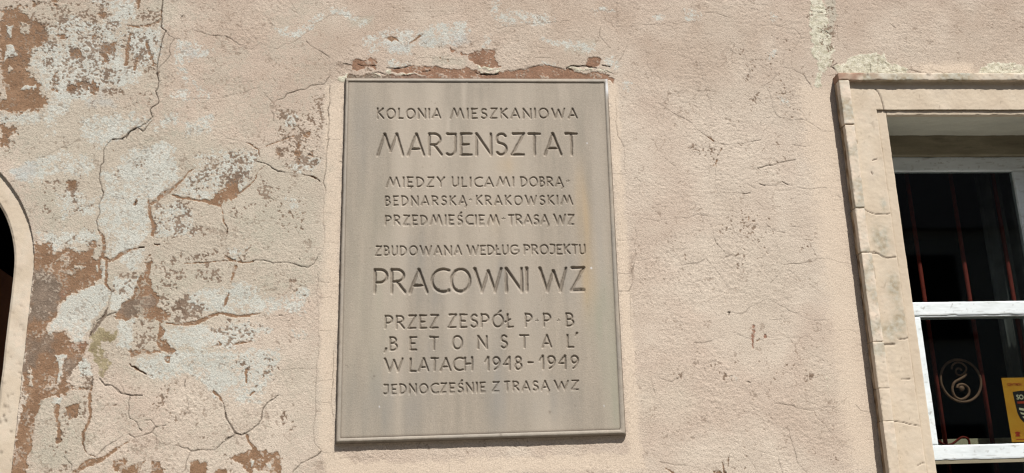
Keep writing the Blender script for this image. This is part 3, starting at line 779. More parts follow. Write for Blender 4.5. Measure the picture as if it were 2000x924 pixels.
C_(920, 0, M5, 1.3, 1.0, "95,742 180,745 280,740", "960,685 1000,662 1150,660", "1160,660 1260,680", "1320,660 1390,670")
C_(920, 0, M5, 0.7, 0.7, "290,715 400,705 540,685 680,655 720,650", "780,655 850,675 940,690", "1300,690 1430,740", "1290,360 1330,410 1390,480", "1540,510 1500,590 1450,640", "1300,270 1290,360")
C_(920, 0, M5, 0.55, 0.65, "250,290 360,265 470,262 580,240 700,230 850,222 900,228", "900,215 990,205", "1220,120 1440,100", "560,575 800,580", "680,480 820,485")
C_(1180, 0, K, 0.55, 0.6, "180,205 270,182 340,190 400,178 440,185 480,165 540,180 600,172 680,162", "755,95 820,92 880,110 960,140", "410,770 470,815 550,870 600,885 650,920", "945,375 990,402 1055,402", "0,315 45,360", "180,340 160,375 120,440 90,480")
C_(1180, 0, K, 0.42, 0.5, "960,180 1010,198", "325,450 330,500 370,555 430,600", "485,705 570,700 620,685", "660,672 760,680 870,695", "775,685 795,750 808,830", "320,698 360,700 400,685", "710,340 735,380 705,430 735,520", "340,310 380,288", "460,80 540,30", "100,0 95,200", "85,720 95,850 88,924", "20,710 30,924")
C_(1440, 0, K, 0.55, 0.62, "100,60 150,75 215,88", "250,178 330,202 430,218 470,260 480,290 550,292", "320,505 410,515 500,570 550,640 565,680", "0,402 60,405", "225,660 245,700 265,800 300,870 340,888 400,900 520,900")
C_(1440, 0, K, 0.4, 0.5, "480,295 440,350 412,385 410,510", "270,350 340,375 385,378", "60,405 75,450 95,520 105,620 130,700 185,770 225,800", "750,195 800,208 900,222 950,240", "350,400 345,480 280,540 290,580 200,650")
C_(1440, 0, K, 0.8, 0.8, "700,505 750,480", "700,500 740,530", "690,570 745,560", "500,565 550,640", "600,90 640,95", "620,215 650,235", "665,235 700,260", "750,190 755,196")
C_(1680, 0, 5.775, 0.7, 0.75, "330,260 400,320", "320,810 360,795 440,810 560,790 680,820", "115,710 118,815", "115,720 112,815", "1600,760 1600,800", "1640,770 1660,790", "260,690 300,720")
C_(1680, 0, 5.775, 0.45, 0.5, "0,240 220,240", "680,820 800,790 1000,830 1080,795 1260,800", "530,295 650,300", "0,605 150,600")
C_(1180, 220, K, 0.65, 0.7, "520,0 600,40 665,80", "680,105 750,160 820,215 900,240", "85,60 100,170 130,210 150,260", "240,480 275,520", "490,370 540,405", "885,270 855,320")
C_(1180, 220, K, 0.45, 0.55, "150,260 158,320 148,380 165,460", "265,560 265,620", "275,690 288,710", "290,795 400,812 470,800 510,790 600,795 700,768 780,772", "280,800 235,850 245,924", "50,465 160,465", "460,345 500,380 560,430", "840,420 835,540 850,590", "850,605 900,600 1001,600", "800,830 820,880", "120,760 135,790")
C_(1400, 220, K, 0.85, 0.85, "310,418 370,400 430,400 470,380 520,368 590,355", "270,220 330,205", "200,612 250,605", "490,520 540,545", "320,535 360,545")
C_(1400, 220, K, 0.6, 0.68, "440,10 480,38", "720,85 790,135 870,138", "20,230 70,240", "570,238 670,258", "360,545 400,547 445,545 490,520 540,545 630,570 700,577 760,563 830,568", "195,538 225,540 290,568", "360,830 430,890 510,905", "550,855 620,862", "905,625 935,640")
C_(1400, 220, K, 0.42, 0.5, "480,38 520,40 570,52 660,50 720,85", "480,38 430,60 390,110 355,135 330,200", "0,605 50,598 160,600 200,612", "290,660 350,710", "70,240 200,230 270,220", "440,10 330,60 330,100")
C_(1200, 440, K, 0.65, 0.7, "510,298 570,285 620,285 690,250 740,305 780,358", "750,90 780,145 840,215", "820,250 880,225", "130,350 150,290", "135,380 140,430 110,495 30,497", "600,890 650,888 730,870", "455,60 470,100")
C_(1200, 440, K, 1.4, 0.9, "855,656 868,656 862,676")
C_(1200, 440, K, 0.42, 0.5, "740,25 752,80", "410,208 500,240", "780,358 830,430 860,480", "880,655 970,665 1001,655", "870,800 930,810 1001,850", "155,0 165,80 150,150 160,240 150,290", "120,520 125,780", "20,110 155,115", "30,365 130,368", "730,870 820,830", "750,650 790,680", "510,575 590,570")
C_(1440, 440, K, 0.65, 0.7, "220,0 285,45 360,55", "350,295 450,288 530,272 580,270 600,250 680,255", "450,288 530,275", "60,660 95,620")
C_(1440, 440, K, 0.45, 0.55, "680,255 760,275 840,290", "290,120 315,200 340,290", "0,660 60,660", "95,620 160,590 220,553 270,570 330,605 400,645 460,670 540,710 700,715", "250,715 380,702", "165,870 200,850 270,825", "0,820 50,835 100,858", "760,790 850,790 920,825", "340,345 250,435", "540,130 600,240")
C_(1200, 684, K, 0.6, 0.65, "285,260 300,320", "675,130 690,160", "340,840 430,858 540,870", "810,850 835,924", "868,780 858,880", "340,210 430,240 500,195", "150,10 165,35")
C_(1200, 684, K, 0.4, 0.45, "270,180 285,260", "90,632 140,632", "540,870 620,880 680,924", "600,520 740,540")
C_(1440, 684, K, 0.65, 0.7, "280,400 340,408 415,415 445,435 570,455", "400,650 430,740 455,850 520,924", "310,820 340,924", "890,410 930,455 1000,465")
C_(1440, 684, K, 0.42, 0.5, "490,0 560,30 650,80", "50,380 120,415", "570,455 640,432 740,430 820,360", "595,510 660,560 730,650 800,720 880,745", "160,760 280,790", "180,760 178,810", "390,580 400,650", "40,770 90,820 160,920", "980,672 1030,675")
C_(1440, 684, K, 1.6, 0.6, "85,238 95,245")
C_(640, 820, 6.667, 0.4, 0.5, "1580,500 1578,680", "1820,420 1825,470", "150,500 600,495", "0,355 90,400")
S_('limewhite', 1440, 684, K, [("672,195 680,300", [0.9, 0.6])], val=0.6)

# holes and arch recess as distances
dx = UU * S
dz = -VV * S
arc = np.where(dz > ARC_C[1], np.hypot(dx - ARC_C[0], dz - ARC_C[1]) - ARC_R, np.abs(dx - ARC_C[0]) - ARC_R)   # <0 inside
arcW = arc + 0.0022 * (fineN * 0.8 + 0.6 * blotN)

# --- turn speckle density into flecks
def unit(a): return a / a.std()
fl = unit(0.9 * unit(vnoise(UU, VV, 4.3, 21)) + 1.0 * unit(vnoise(UU, VV, 2.7, 22)) + 0.8 * unit(fbm(UU, VV, 16, 2, 25, 0.6)))
speck *= (1 - 0.17 * sst(wu(1180, 462)[0], wu(1260, 462)[0], UU)).astype(np.float32)
thr = 2.45 - 2.65 * speck
flk = sst(-0.25, 0.35, fl - thr) * sst(0.03, 0.2, speck)
leftish = sst(wu(700, 462)[0], wu(560, 462)[0], UU)
base_f = sst(-0.3, 0.6, fl - 1.95 + 0.45 * leftish + 0.4 * unit(blotN)) * 0.5
masks['fleck'] = np.maximum(flk, base_f).astype(np.float32) * (1 - 0.85 * masks['smoothband']) * 0.9
zf = unit(0.9 * unit(vnoise(UU, VV, 4.0, 31)) + 1.1 * unit(vnoise(UU, VV, 2.6, 32)) + 0.8 * unit(vnoise(UU, VV, 12, 33)))
# paint edges break up into grains; thin remains of paint stay on the brown
def grain(key, amt, lo=0.2, hi=0.8):
    m = masks[key]
    masks[key] = (sst(lo, hi, m + amt * zf * (0.35 + 2.6 * m * (1 - m)) * sst(0.02, 0.2, m))).astype(np.float32)
top = {k: masks[k].copy() for k in ('whitewash',)}
grain('whitewash', 0.42, 0.1, 1.1)
grain('brown', 0.46, 0.2, 0.85)
grain('limewhite', 0.35)
grain('olive', 0.3)
rem = sst(-0.3, 0.5, fl - 1.25 + 0.5 * unit(vnoise(UU, VV, 30, 14)))
masks['brown'] *= 1 - 0.68 * rem
masks['greyish'] = np.clip(masks['greyish'] + leftish * 0.45 * sst(-0.2, 1.6, zf + 0.8 * unit(fbm(UU, VV, 60, 3, 17))), 0, 1)
masks['whitewash'] *= 0.88 * (1 - 0.6 * sst(0.2, 1.9, -zf - 0.6 * unit(blotN)))

top_y = sst(wu(1300, 420)[1], wu(1300, -40)[1], VV + 40 * unit(fbm(UU, VV, 160, 3, 19)))
masks['brown_tone'] = (0.6 * top_y * (0.75 + 0.25 * unit(fbm(UU, VV, 90, 4, 23))) + 0.18 * sst(0.2, 2, unit(fbm(UU, VV, 140, 4, 27)))).clip(0, 0.8).astype(np.float32)  # darker brown tone, stronger towards the top, plus broad blotches

# --- relief (metres, positive = out of the wall)
rough = 1 - 0.72 * masks['smoothband']
hgt = 0.0022 * vnoise(UU, VV, 240, 2) + 0.0013 * vnoise(UU, VV, 90, 3) + 0.0007 * vnoise(UU, VV, 34, 4)
strip = vnoise(UU, VV, 15, 7, 0.26)
right = sst(wu(1230, 462)[0], wu(1330, 462)[0], UU) * (0.4 + 0.6 * sst(-.3, .5, vnoise(UU, VV, 120, 8)))
st = 0.00022 * vnoise(UU, VV, 10.5, 5) + 0.00036 * vnoise(UU, VV, 6.2, 6) + 0.00055 * vnoise(UU, VV, 4.0, 8) + 0.0006 * vnoise(UU, VV, 2.7, 12) \
    + 0.0006 * right * strip
patchy = 0.8 + 0.7 * fbm(UU, VV, 70, 2, 41)
hgt = hgt + st * rough * patchy * 0.85 * (1 - 0.35 * masks['brown'])
hgt -= 0.0024 * masks['brown'] * (0.85 + 0.3 * blotN)
hgt -= 0.0012 * masks['fleck']
hgt -= 0.0026 * crackD * (0.6 + 0.6 * np.clip(vnoise(UU, VV, 18, 9), -.6, 1))
masks['dirt_shade'] *= (0.85 + 0.35 * vnoise(UU, VV, 14, 10)).astype(np.float32)
masks['dirt_shade'] = np.maximum(masks['dirt_shade'], masks['deep'])
hgt -= 0.004 * masks['deep']
hgt += 0.0012 * masks['limewhite'] * (1 + blotN)
hgt -= 0.017 * sst(0.0025, -0.0012, arcW)
keep_x = (UU * S > WIN_L - 0.03) & (UU * S < WIN_R + 0.03)
keep_z = (-VV * S > WIN_B - 0.03) & (-VV * S < WIN_T + 0.03)
hole = (keep_x & keep_z) | (arc < -0.02)
co = np.stack([UU * S, -hgt, -VV * S], -1).reshape(-1, 3)
idx = np.arange(H * Wd, dtype=np.int32).reshape(H, Wd)
q = np.stack([idx[:-1, :-1], idx[1:, :-1], idx[1:, 1:], idx[:-1, 1:]], -1).reshape(-1, 4)
hq = (hole[:-1, :-1] | hole[1:, :-1] | hole[1:, 1:] | hole[:-1, 1:]).ravel()
q = q[~hq]
masks['dirt_shade'] = np.clip(masks['dirt_shade'], 0, 1)
B = empty('apartment_building', (0, 0, 0))
tag(B, 'old building front with peeling pinkish cream plaster, long cracks, arched doorway and white framed window', 'building')
me = np_mesh('wall', co, q, {k: v for k, v in masks.items()})
wall = link('wall', me, M_WALL, B, True)
WALLN = len(q)
del co, q, st, strip, fl, rem, flk, base_f, thr, zf

# ------------------------------------------------------------------ the carved stone plaque
YP = -0.0226            # depth of the lettered face (in front of the wall)
YR = -0.0255            # rim front

def arcp(cx, cy, rx, ry, a0, a1, n=12):
    return [(cx + rx * math.cos(math.radians(a0 + (a1 - a0) * i / n)), cy + ry * math.sin(math.radians(a0 + (a1 - a0) * i / n))) for i in range(n + 1)]

def G():
    g = {}
    A = [[(0, 1), (.34, 0)], [(.34, 0), (.68, 1)], [(.12, .70), (.55, .70)]]
    g['A'] = (.68, A)
    g['Ą'] = (.68, A + [[(.70, 1.06), (.60, 1.30)]])
    g['B'] = (.42, [[(0, 0), (0, 1)], [(0, 0)] + arcp(.16, .23, .2, .23, -90, 90, 8) + [(0, .46)], [(0, .46)] + arcp(.18, .73, .24, .27, -90, 90, 8) + [(0, 1)]])
    g['C'] = (.58, [arcp(.46, .5, .46, .5, -62, -298, 16)])
    g['D'] = (.56, [[(0, 0), (0, 1)], [(0, 0)] + arcp(.12, .5, .44, .5, -90, 90, 12) + [(0, 1)]])
    E_ = [[(0, 0), (0, 1)], [(0, 0), (.44, 0)], [(0, .5), (.32, .5)], [(0, 1), (.44, 1)]]
    g['E'] = (.44, E_)
    g['Ę'] = (.44, E_ + [[(.32, 1.06), (.26, 1.3)]])
    g['G'] = (.66, [arcp(.44, .5, .44, .5, -55, -345, 16), [(.42, .58), (.78, .58)]])
    g['H'] = (.52, [[(0, 0), (0, 1)], [(.52, 0), (.52, 1)], [(0, .5), (.52, .5)]])
    g['I'] = (.02, [[(0.01, 0), (0.01, 1)]])
    g['J'] = (.38, [[(.02, 0), (.36, 0)], [(.36, 0), (.36, .74)] + arcp(.14, .74, .22, .26, 10, 130, 7)])
    g['K'] = (.52, [[(0, 0), (0, 1)], [(.48, 0), (.02, .52)], [(.1, .44), (.54, 1)]])
    g['L'] = (.38, [[(0, 0), (0, 1)], [(0, 1), (.38, 1)]])
    g['Ł'] = (.38, [[(0, 0), (0, 1)], [(0, 1), (.38, 1)], [(-.14, .62), (.2, .42)]])
    g['M'] = (1.08, [[(0, 1), (.28, 0)], [(.28, 0), (.54, .8)], [(.54, .8), (.8, 0)], [(.8, 0), (1.08, 1)]])
    g['N'] = (.62, [[(0, 1), (0, 0)], [(0, 0), (.62, 1)], [(.62, 1), (.62, 0)]])
    O = arcp(.37, .5, .37, .5, -90, 270, 22)
    g['O'] = (.74, [O])
    g['Ó'] = (.74, [O, [(.56, -.28), (.40, -.08)]])
    g['P'] = (.48, [[(0, 0), (0, 1)], [(0, 0)] + arcp(.2, .28, .28, .28, -90, 90, 10) + [(0, .56)]])
    g['R'] = (.54, [[(0, 0), (0, 1)], [(0, 0)] + arcp(.2, .26, .27, .26, -90, 90, 10) + [(0, .52)], [(.2, .52), (.54, 1)]])
    SS = arcp(.23, .26, .2, .26, -35, -215, 9) + arcp(.22, .74, .22, .26, -62, 145, 11)
    g['S'] = (.45, [SS])
    g['Ś'] = (.45, [SS, [(.36, -.32), (.22, -.1)]])
    g['T'] = (.46, [[(0, 0), (.46, 0)], [(.23, 0), (.23, 1)]])
    g['U'] = (.48, [[(0, 0), (0, .72)] + arcp(.24, .72, .24, .28, 180, 0, 9)[1:] + [(.48, 0)]])
    g['W'] = (1.06, [[(0, 0), (.28, 1)], [(.28, 1), (.54, .12)], [(.54, .12), (.80, 1)], [(.80, 1), (1.06, 0)]])
    g['Y'] = (.56, [[(0, 0), (.28, .5)], [(.56, 0), (.28, .5)], [(.28, .5), (.28, 1)]])
    g['Z'] = (.52, [[(.06, 0), (.52, 0)], [(.52, 0), (0, 1)], [(0, 1), (.50, 1)]])
    g['+'] = (.3, [[(0, .5), (.3, .5)], [(.15, .36), (.15, .66)]])
    g['-'] = (.3, [[(0, .5), (.3, .5)]])
    g['1'] = (.24, [[(.22, 0), (.22, 1)], [(.22, 0), (0, .36)]])
    g['9'] = (.46, [arcp(.23, .28, .22, .28, 0, 360, 14), arcp(.0, .3, .46, .68, 0, 75, 8)])
    g['4'] = (.50, [[(.40, 0), (.40, 1)], [(.40, 0), (0, .58)], [(0, .58), (.42, .58)]])
    g['8'] = (.44, [arcp(.22, .24, .18, .24, -90, 270, 12), arcp(.22, .74, .22, .26, -90, 270, 12)])
    g[','] = (.1, [[(.1, .9), (0, 1.2)]])
    g["'"] = (.14, [[(.16, 0), (0, .24)]])
    return g

GLY = G()
WORDS = [
    ('KOLONIA', 735.2, 210.5, 232.3, 862, 211, 232), ('MIESZKANIOWA', 878, 210.8, 232.2, 1128.5, 211, 232),
    ('MARJENSZTAT', 735, 259.4, 305, 1129.6, 259, 304),
    ('MIĘDZY', 753.2, 345.3, 366, 869.4, 345.3, 365.5), ('ULICAMI', 881.8, 345.3, 365.5, 1004.7, 345, 365), ('DOBRĄ', 1015.5, 345, 365, 1101, 345, 365), ('+', 1105, 346, 362, 1114, 346, 362),
    ('BEDNARSKĄ', 751, 382.3, 402.3, 912.3, 382, 401.5), ('+', 916, 383, 398, 923, 383, 398), ('KRAKOWSKIM', 929, 381.3, 401.3, 1119.4, 381.3, 400.5),
    ('PRZEDMIEŚCIEM', 751, 420, 440.3, 976.5, 419, 439.6), ('+', 979.5, 420, 436, 988, 420, 436), ('TRASĄ', 991.7, 418.5, 439.3, 1072.9, 418.5, 439), ('WZ', 1080.4, 418.3, 439, 1122.2, 418, 438.3),
    ('ZBUDOWANA', 732, 480.2, 500, 903, 479, 499), ('WEDŁUG', 910.5, 478.6, 498.6, 1011.8, 477.8, 497.8), ('PROJEKTU', 1022, 477.3, 497.6, 1144.3, 476.8, 497.2),
    ('PRACOWNI', 728.7, 525, 573.8, 1032.8, 521.6, 570.6), ('WZ', 1051.2, 521.2, 570.3, 1144.3, 520.8, 568.8),
    ('PRZEZ', 750.4, 615.8, 643, 857.5, 614, 641.5), ('ZESPÓŁ', 873.8, 613.2, 640.7, 1004, 612.5, 640), ('P', 1024.2, 611.8, 639.5, 1040.8, 611.8, 639.5), ('+', 1045, 616, 636, 1053, 616, 636),
    ('P', 1059.9, 611.3, 638.5, 1077, 611.3, 638.5), ('+', 1087, 616, 636, 1095.5, 616, 636), ('B', 1104.2, 611, 638.3, 1122.2, 611, 638.3),
    (',', 749, 658, 685, 755, 658, 685), ('B', 759.5, 658, 685.5, 777.4, 658, 685.5), ('E', 799, 657.4, 684.7, 815.3, 657.4, 684.7), ('T', 838, 656.8, 684, 857.5, 656.8, 684),
    ('O', 882, 655.2, 682.8, 905.2, 655.2, 682.8), ('N', 931.5, 655, 682, 952.7, 655, 682), ('S', 976.5, 653.8, 681, 992.8, 653.8, 681), ('T', 1014, 653.4, 680.6, 1034.5, 653.4, 680.6),
    ('A', 1057.3, 653, 679.8, 1078.9, 653, 679.8), ('L', 1106.4, 652.8, 679.4, 1121.8, 652.8, 679.4), ("'", 1122.5, 649, 676, 1129.5, 649, 676),
    ('W', 749.3, 699.5, 727.3, 788.3, 699, 727), ('LATACH', 799, 699, 726.6, 924.6, 697, 724.5), ('1948', 945.2, 696.3, 724.2, 1020.9, 695.5, 723.3), ('-', 1029.6, 694, 722, 1043.6, 694, 722), ('1949', 1051.9, 694.2, 722.8, 1131.3, 693.2, 721.5),
    ('JEDNOCZEŚNIE', 748.2, 750.6, 770.8, 949.5, 745.8, 766), ('Z', 960.3, 745.4, 765.4, 976.5, 745, 765), ('TRASĄ', 984, 744.6, 765, 1073.5, 743, 763), ('WZ', 1081.5, 742.8, 762.6, 1131.3, 742, 761.5),
]
O_ = [(674.5, 152.6), (1186.5, 154), (1222.5, 850.5), (655, 868)]
Bv = [(676.5, 154.4), (1184.6, 156.4), (1220.2, 845.8), (657.6, 862.8)]
I_ = [(680.6, 160), (1180, 162.2), (1211.5, 838.8), (665, 856)]
IC = [at(x, y, YP) for x, y in I_]
NS = 580
# rows are close together where there is lettering, wider apart between
tr = []
y = 160.0
bands = [(206, 237), (254, 310), (340, 374), (376, 411), (412, 448), (474, 504), (516, 579), (602, 648), (648, 692), (688, 733), (738, 774)]
while y < 856:
    tr.append((y - 160) / 696)
    y += 0.92 if any(a - 4 < y < b + 4 for a, b in bands) else 2.6
tr = np.array(tr + [1.0])
sr = np.linspace(0, 1, NS)
SS_, TT_ = np.meshgrid(sr, tr)
def bil(C, s, t):
    s, t = s[..., None], t[..., None]
    return (C[0] * (1 - s) + C[1] * s) * (1 - t) + (C[3] * (1 - s) + C[2] * s) * t
PP = bil(IC, SS_, TT_)
PU, PV = PP[..., 0] / S, -PP[..., 2] / S
carve = np.zeros(PU.shape, np.float32)
lab = np.full(PU.shape, -1, np.int32)
colU0, colU1 = PU.min(0), PU.max(0)
rowV0, rowV1 = PV.min(1), PV.max(1)
jit = random.Random(5)
pwN = 0.4 * vnoise(PU, PV, 9, 3) + 0.22 * vnoise(PU, PV, 3.2, 5)
gid = 0
gly_chars = []
for (txt, xl, tl, bl, xr, trr, br) in WORDS:
    h = ((bl - tl) + (br - trr)) / 2
    hw = h * (0.078 if h > 40 else 0.096 if h > 24 else 0.112)
    if txt in '+': hw = 1.1
    sw = sum(GLY[c][0] for c in txt) * h
    Wpx = xr - xl - 2 * hw * 0.9
    sc = 1.0
    if len(txt) > 1:
        gap = (Wpx - sw) / (len(txt) - 1)
        if gap > 0.42 * h:
            sc = (Wpx - 0.38 * h * (len(txt) - 1)) / sw
            gap = 0.38 * h
        if gap < 0.17 * h:
            sc = (Wpx - 0.17 * h * (len(txt) - 1)) / sw
            gap = 0.17 * h
    else:
        sc = Wpx / sw if sw > 0.1 * h and txt != '-' else 1.0
        gap = 0
    x = xl + hw * 0.9
    for c in txt:
        gw, strokes = GLY[c]
        yj = jit.uniform(-.3, .3)
        for stp in strokes:
            P = []
            for (a, b) in stp:
                X = x + a * h * sc
                f = (X - xl) / max(xr - xl, 1)
                t0, b0 = tl + (trr - tl) * f + hw * .7, bl + (br - bl) * f - hw * .5
                Y = t0 + b * (b0 - t0) + yj
                X += (X - 869) * 1.5e-4 * (Y - (t0 + b0) / 2)
                P.append(wu(X, Y, YP))
            P = np.array(P)
            for k in range(len(P) - 1):
                a0, a1 = P[k:k + 2].min(0) - hw - 2, P[k:k + 2].max(0) + hw + 2
                ci = np.where((colU1 > a0[0]) & (colU0 < a1[0]))[0]
                ri = np.where((rowV1 > a0[1]) & (rowV0 < a1[1]))[0]
                if not len(ci) or not len(ri): continue
                sl = (slice(ri[0], ri[-1] + 1), slice(ci[0], ci[-1] + 1))
                d, t = seg_dist(PU[sl] + pwN[sl], PV[sl] + pwN[sl], P[k], P[k + 1])
                wloc = hw * (1.12 - 0.2 * t) if len(P) == 2 else hw * 0.97
                dep = np.clip(wloc - d, 0, None)
                m = dep > carve[sl]
                carve[sl] = np.where(m, dep, carve[sl])
                lab[sl] = np.where(m & (dep > 0), gid, lab[sl])
        gly_chars.append(c)
        gid += 1
        x += gw * h * sc + gap
Hn = 0.0002 * vnoise(PU, PV, 60, 2) + 0.00007 * vnoise(PU, PV, 4, 5) + 0.0001 * vnoise(PU, PV, 12, 9)
cdep = carve * S * 1.2
pos = PP.copy()
pos[..., 1] = YP + cdep - Hn
PX_ = 664 + SS_ * 540
PY_ = 160 + TT_ * 690
def blob(x, y, rx, ry, v=1.0):
    return v * np.exp(-(((PX_ - x) / rx) ** 2 + ((PY_ - y) / ry) ** 2))
strk = 0.75 + 0.5 * vnoise(PU, PV, 12, 4, 7.0)
A = {}
A['ochre'] = np.clip((blob(1150, 500, 13, 90) + blob(1143, 400, 10, 60, .8) + blob(990, 335, 22, 22, .5) + blob(1155, 590, 16, 50, .5) + blob(965, 440, 12, 40, .25)) * strk * .62, 0, .5)
A['cool'] = np.clip((blob(1120, 560, 20, 60, .5) + blob(960, 560, 60, 40, .5) + blob(800, 520, 40, 50, .4) + blob(900, 700, 120, 60, .35) + blob(1180, 480, 10, 160, .6) + blob(700, 260, 25, 80, .5)
              + blob(760, 790, 70, 60, .7) + blob(965, 780, 22, 70, .7) + blob(1060, 800, 60, 40, .5) + blob(870, 600, 60, 30, .4) + blob(1010, 620, 60, 50, .35)) * strk, 0, .8)
A['green'] = np.clip((blob(1195, 720, 18, 140, .8) + blob(1170, 640, 20, 60, .5) + blob(720, 600, 40, 200, .3)) * strk, 0, .7)
A['pale'] = np.clip(np.clip(vnoise(PU, PV, 34, 6, 9.0) * 1.2 - 0.1, 0, 1) * 0.7 + blob(905, 190, 5, 40, .6) + blob(872, 250, 4, 30, .5), 0, .8)
spots = [(1160, 545, 1.8), (737, 797, 1.2), (1174, 806, 1.0), (1162, 290, 1.2)]
A['limewhite'] = sum((blob(x, y, r, r) for x, y, r in spots))
A['dirt_shade'] = np.clip(0.34 * np.clip(carve / 1.6, 0, 1) + 0.5 * np.clip(vnoise(PU, PV, 4.2, 19) * 2.2 + vnoise(PU, PV, 40, 20) * .6 - 2.0, 0, 1) + sum(blob(x, y, r, r, .5) for x, y, r in ((726, 741, 2), (795, 455, 2), (1067, 815, 2.5))) + 0.75 * np.clip(1.6 - (1 - TT_) * 696 / 1.8, 0, 1) + 0.3 * np.clip(1.4 - np.minimum(SS_, 1 - SS_) * 540 / 2, 0, 1), 0, 1)  # shade painted into the letter grooves; dirt in pits, spots and along edges
pn, pm = PU.shape
pid = np.arange(pn * pm, dtype=np.int32).reshape(pn, pm)
pq = np.stack([pid[:-1, :-1], pid[1:, :-1], pid[1:, 1:], pid[:-1, 1:]], -1).reshape(-1, 4)
ql = np.maximum(np.maximum(lab[:-1, :-1], lab[1:, :-1]), np.maximum(lab[1:, 1:], lab[:-1, 1:])).ravel()
flat = pos.reshape(-1, 3)
fa = {k: np.ravel(v) for k, v in A.items()}
PL = empty('memorial_plaque', at(939, 868, 0))
tag(PL, 'grey stone plaque with a raised rim and carved Polish inscription headed KOLONIA MIESZKANIOWA', 'plaque')
def submesh(name, sel):
    qq = pq[sel]
    u, inv = np.unique(qq, return_inverse=True)
    return np_mesh(name, flat[u], inv.reshape(-1, 4), {k: v[u] for k, v in fa.items()})
link('slab', submesh('slab', ql < 0), M_STONE, PL, False)
order = np.argsort(ql, kind='stable')
qs = ql[order]
for g_ in range(gid):
    a, b = np.searchsorted(qs, g_), np.searchsorted(qs, g_, 'right')
    if b > a:
        link('letter', submesh('letter', order[a:b]), M_STONE, PL, False)
# rim: rings of points swept round the slab
def ring(C, dep, n=150):
    c = [at(x, y, dep) for x, y in C]
    r = []
    for k in range(4):
        m = n if k % 2 == 0 else int(n * 1.3)
        for i in range(m): r.append(c[k] + (c[(k + 1) % 4] - c[k]) * i / m)
    return np.array(r)
rr = [ring(O_, 0.012), ring(O_, -0.009), ring(O_, -0.013), ring(Bv, YR + 0.001), ring([(b[0] * .8 + i[0] * .2, b[1] * .8 + i[1] * .2) for b, i in zip(Bv, I_)], YR),
      ring([(b[0] * .2 + i[0] * .8, b[1] * .2 + i[1] * .8) for b, i in zip(Bv, I_)], YR), ring(I_, YP + 0.0015)]
nr = len(rr[0])
RP = np.concatenate(rr)
RP[:, 1] += 0.0004 * n3(RP, 20, 2) + 0.0002 * n3(RP, 4, 3)
nick = np.clip(n3(RP, 7, 11) * 1.6 - 1.05, 0, 1)
RP[nr * 2:nr * 6, 1] += 0.0028 * nick[nr * 2:nr * 6]
RP[:nr * 4, 0] += 0.0009 * n3(RP[:nr * 4], 12, 5) + 0.0005 * n3(RP[:nr * 4], 4, 7)
RP[:nr * 4, 2] += 0.0005 * n3(RP[:nr * 4], 12, 6)
rq = np.array([(i * nr + k, (i + 1) * nr + k, (i + 1) * nr + (k + 1) % nr, i * nr + (k + 1) % nr) for i in range(len(rr) - 1) for k in range(nr)])
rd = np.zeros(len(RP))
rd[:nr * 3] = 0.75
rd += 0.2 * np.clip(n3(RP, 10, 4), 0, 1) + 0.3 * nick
kx = np.array([proj(p) for p in RP])
for (cx, cy, rad) in ((977.5, 849.5, 2.6), (1007, 868, 3), (758, 869, 3)):
    rd = np.maximum(rd, np.exp(-((kx[:, 0] - cx) ** 2 + (kx[:, 1] - cy) ** 2) / rad ** 2))
lw = np.exp(-(((kx[:, 0] - 1187) / 4) ** 2 + ((kx[:, 1] - 170) / 14) ** 2)) * (kx[:, 0] > 1183)
link('rim', np_mesh('rim', RP, rq, {'dirt_shade': np.clip(rd, 0, 1), 'pale': np.full(len(RP), .25), 'limewhite': np.clip(lw * 1.4, 0, 1), 'cool': np.clip(.3 + .4 * n3(RP, 60, 8), 0, 1)}), M_STONE, PL, True)

# ------------------------------------------------------------------ arched doorway on the left
def arc_path(step=0.006):
    p = []
    z = 0.0
    while z < ARC_C[1]:
        p.append((z, None))
        z += step if z > 0.9 else 0.1
    out = [((ARC_C[0] + ARC_R, q[0]), (1, 0)) for q in p]
    n = int(PI * ARC_R / step)
    for i in range(n + 1):
        a = PI * i / n
        out.append(((ARC_C[0] + ARC_R * math.cos(a), ARC_C[1] + ARC_R * math.sin(a)), (math.cos(a), math.sin(a))))
    out += [((ARC_C[0] - ARC_R, q[0]), (-1, 0)) for q in reversed(p)]
    return out
path = arc_path()
BW = at(66, 560)[0] - at(30, 560)[0]
prof = [(0.006, 0.03)]                       # (distance inward from the outer line, depth)
nb_ = 16
prof += [(-0.004, 0.02), (-0.004, 0.0125)] + [(BW * k / nb_, 0.0115) for k in range(0, nb_ + 1)]
prof += [(BW + 0.0015, 0.0135), (BW + 0.003, 0.0145), (BW + 0.006, 0.0150), (BW + 0.010, 0.019), (BW + 0.012, 0.026), (BW + 0.013, 0.06), (BW + 0.013, 0.14), (BW + 0.013, 0.55)]
AP = np.array([[c[0] - nrm[0] * o, d, c[1] - nrm[1] * o] for (c, nrm) in path for (o, d) in prof])
npf = len(prof)
lowz = np.clip((at(20, 640)[2] - AP[:, 2]) / 0.25, 0, 1)
chip = np.clip(n3(AP, 8, 3) * 1.6 + .5 * n3(AP, 3.5, 2) - 1.0 + .22 * lowz, 0, 1) * np.clip(n3(AP, 60, 6) + .3 + .5 * lowz, 0, 1)
AP[:, 1] += -0.0005 * n3(AP, 30, 2) - 0.0003 * n3(AP, 5, 4) - 0.0002 * n3(AP, 2.7, 5) + 0.0022 * chip
inn = np.tile(np.array([o > 0.01 for o, d in prof]), len(path))
AP[:, 0] += inn * 0.0012 * n3(AP, 24, 7)
aq = []
for i in range(len(path) - 1):
    b0, b1 = i * npf, (i + 1) * npf
    for k in range(npf - 1): aq.append((b0 + k, b1 + k, b1 + k + 1, b0 + k + 1))
ad = np.clip(chip * .7, 0, 1)
kx = np.array([AP[:, 0], AP[:, 2]]).T
for rows, w in ((("40,75 100,75 160,95", ), 0), ):
    pass
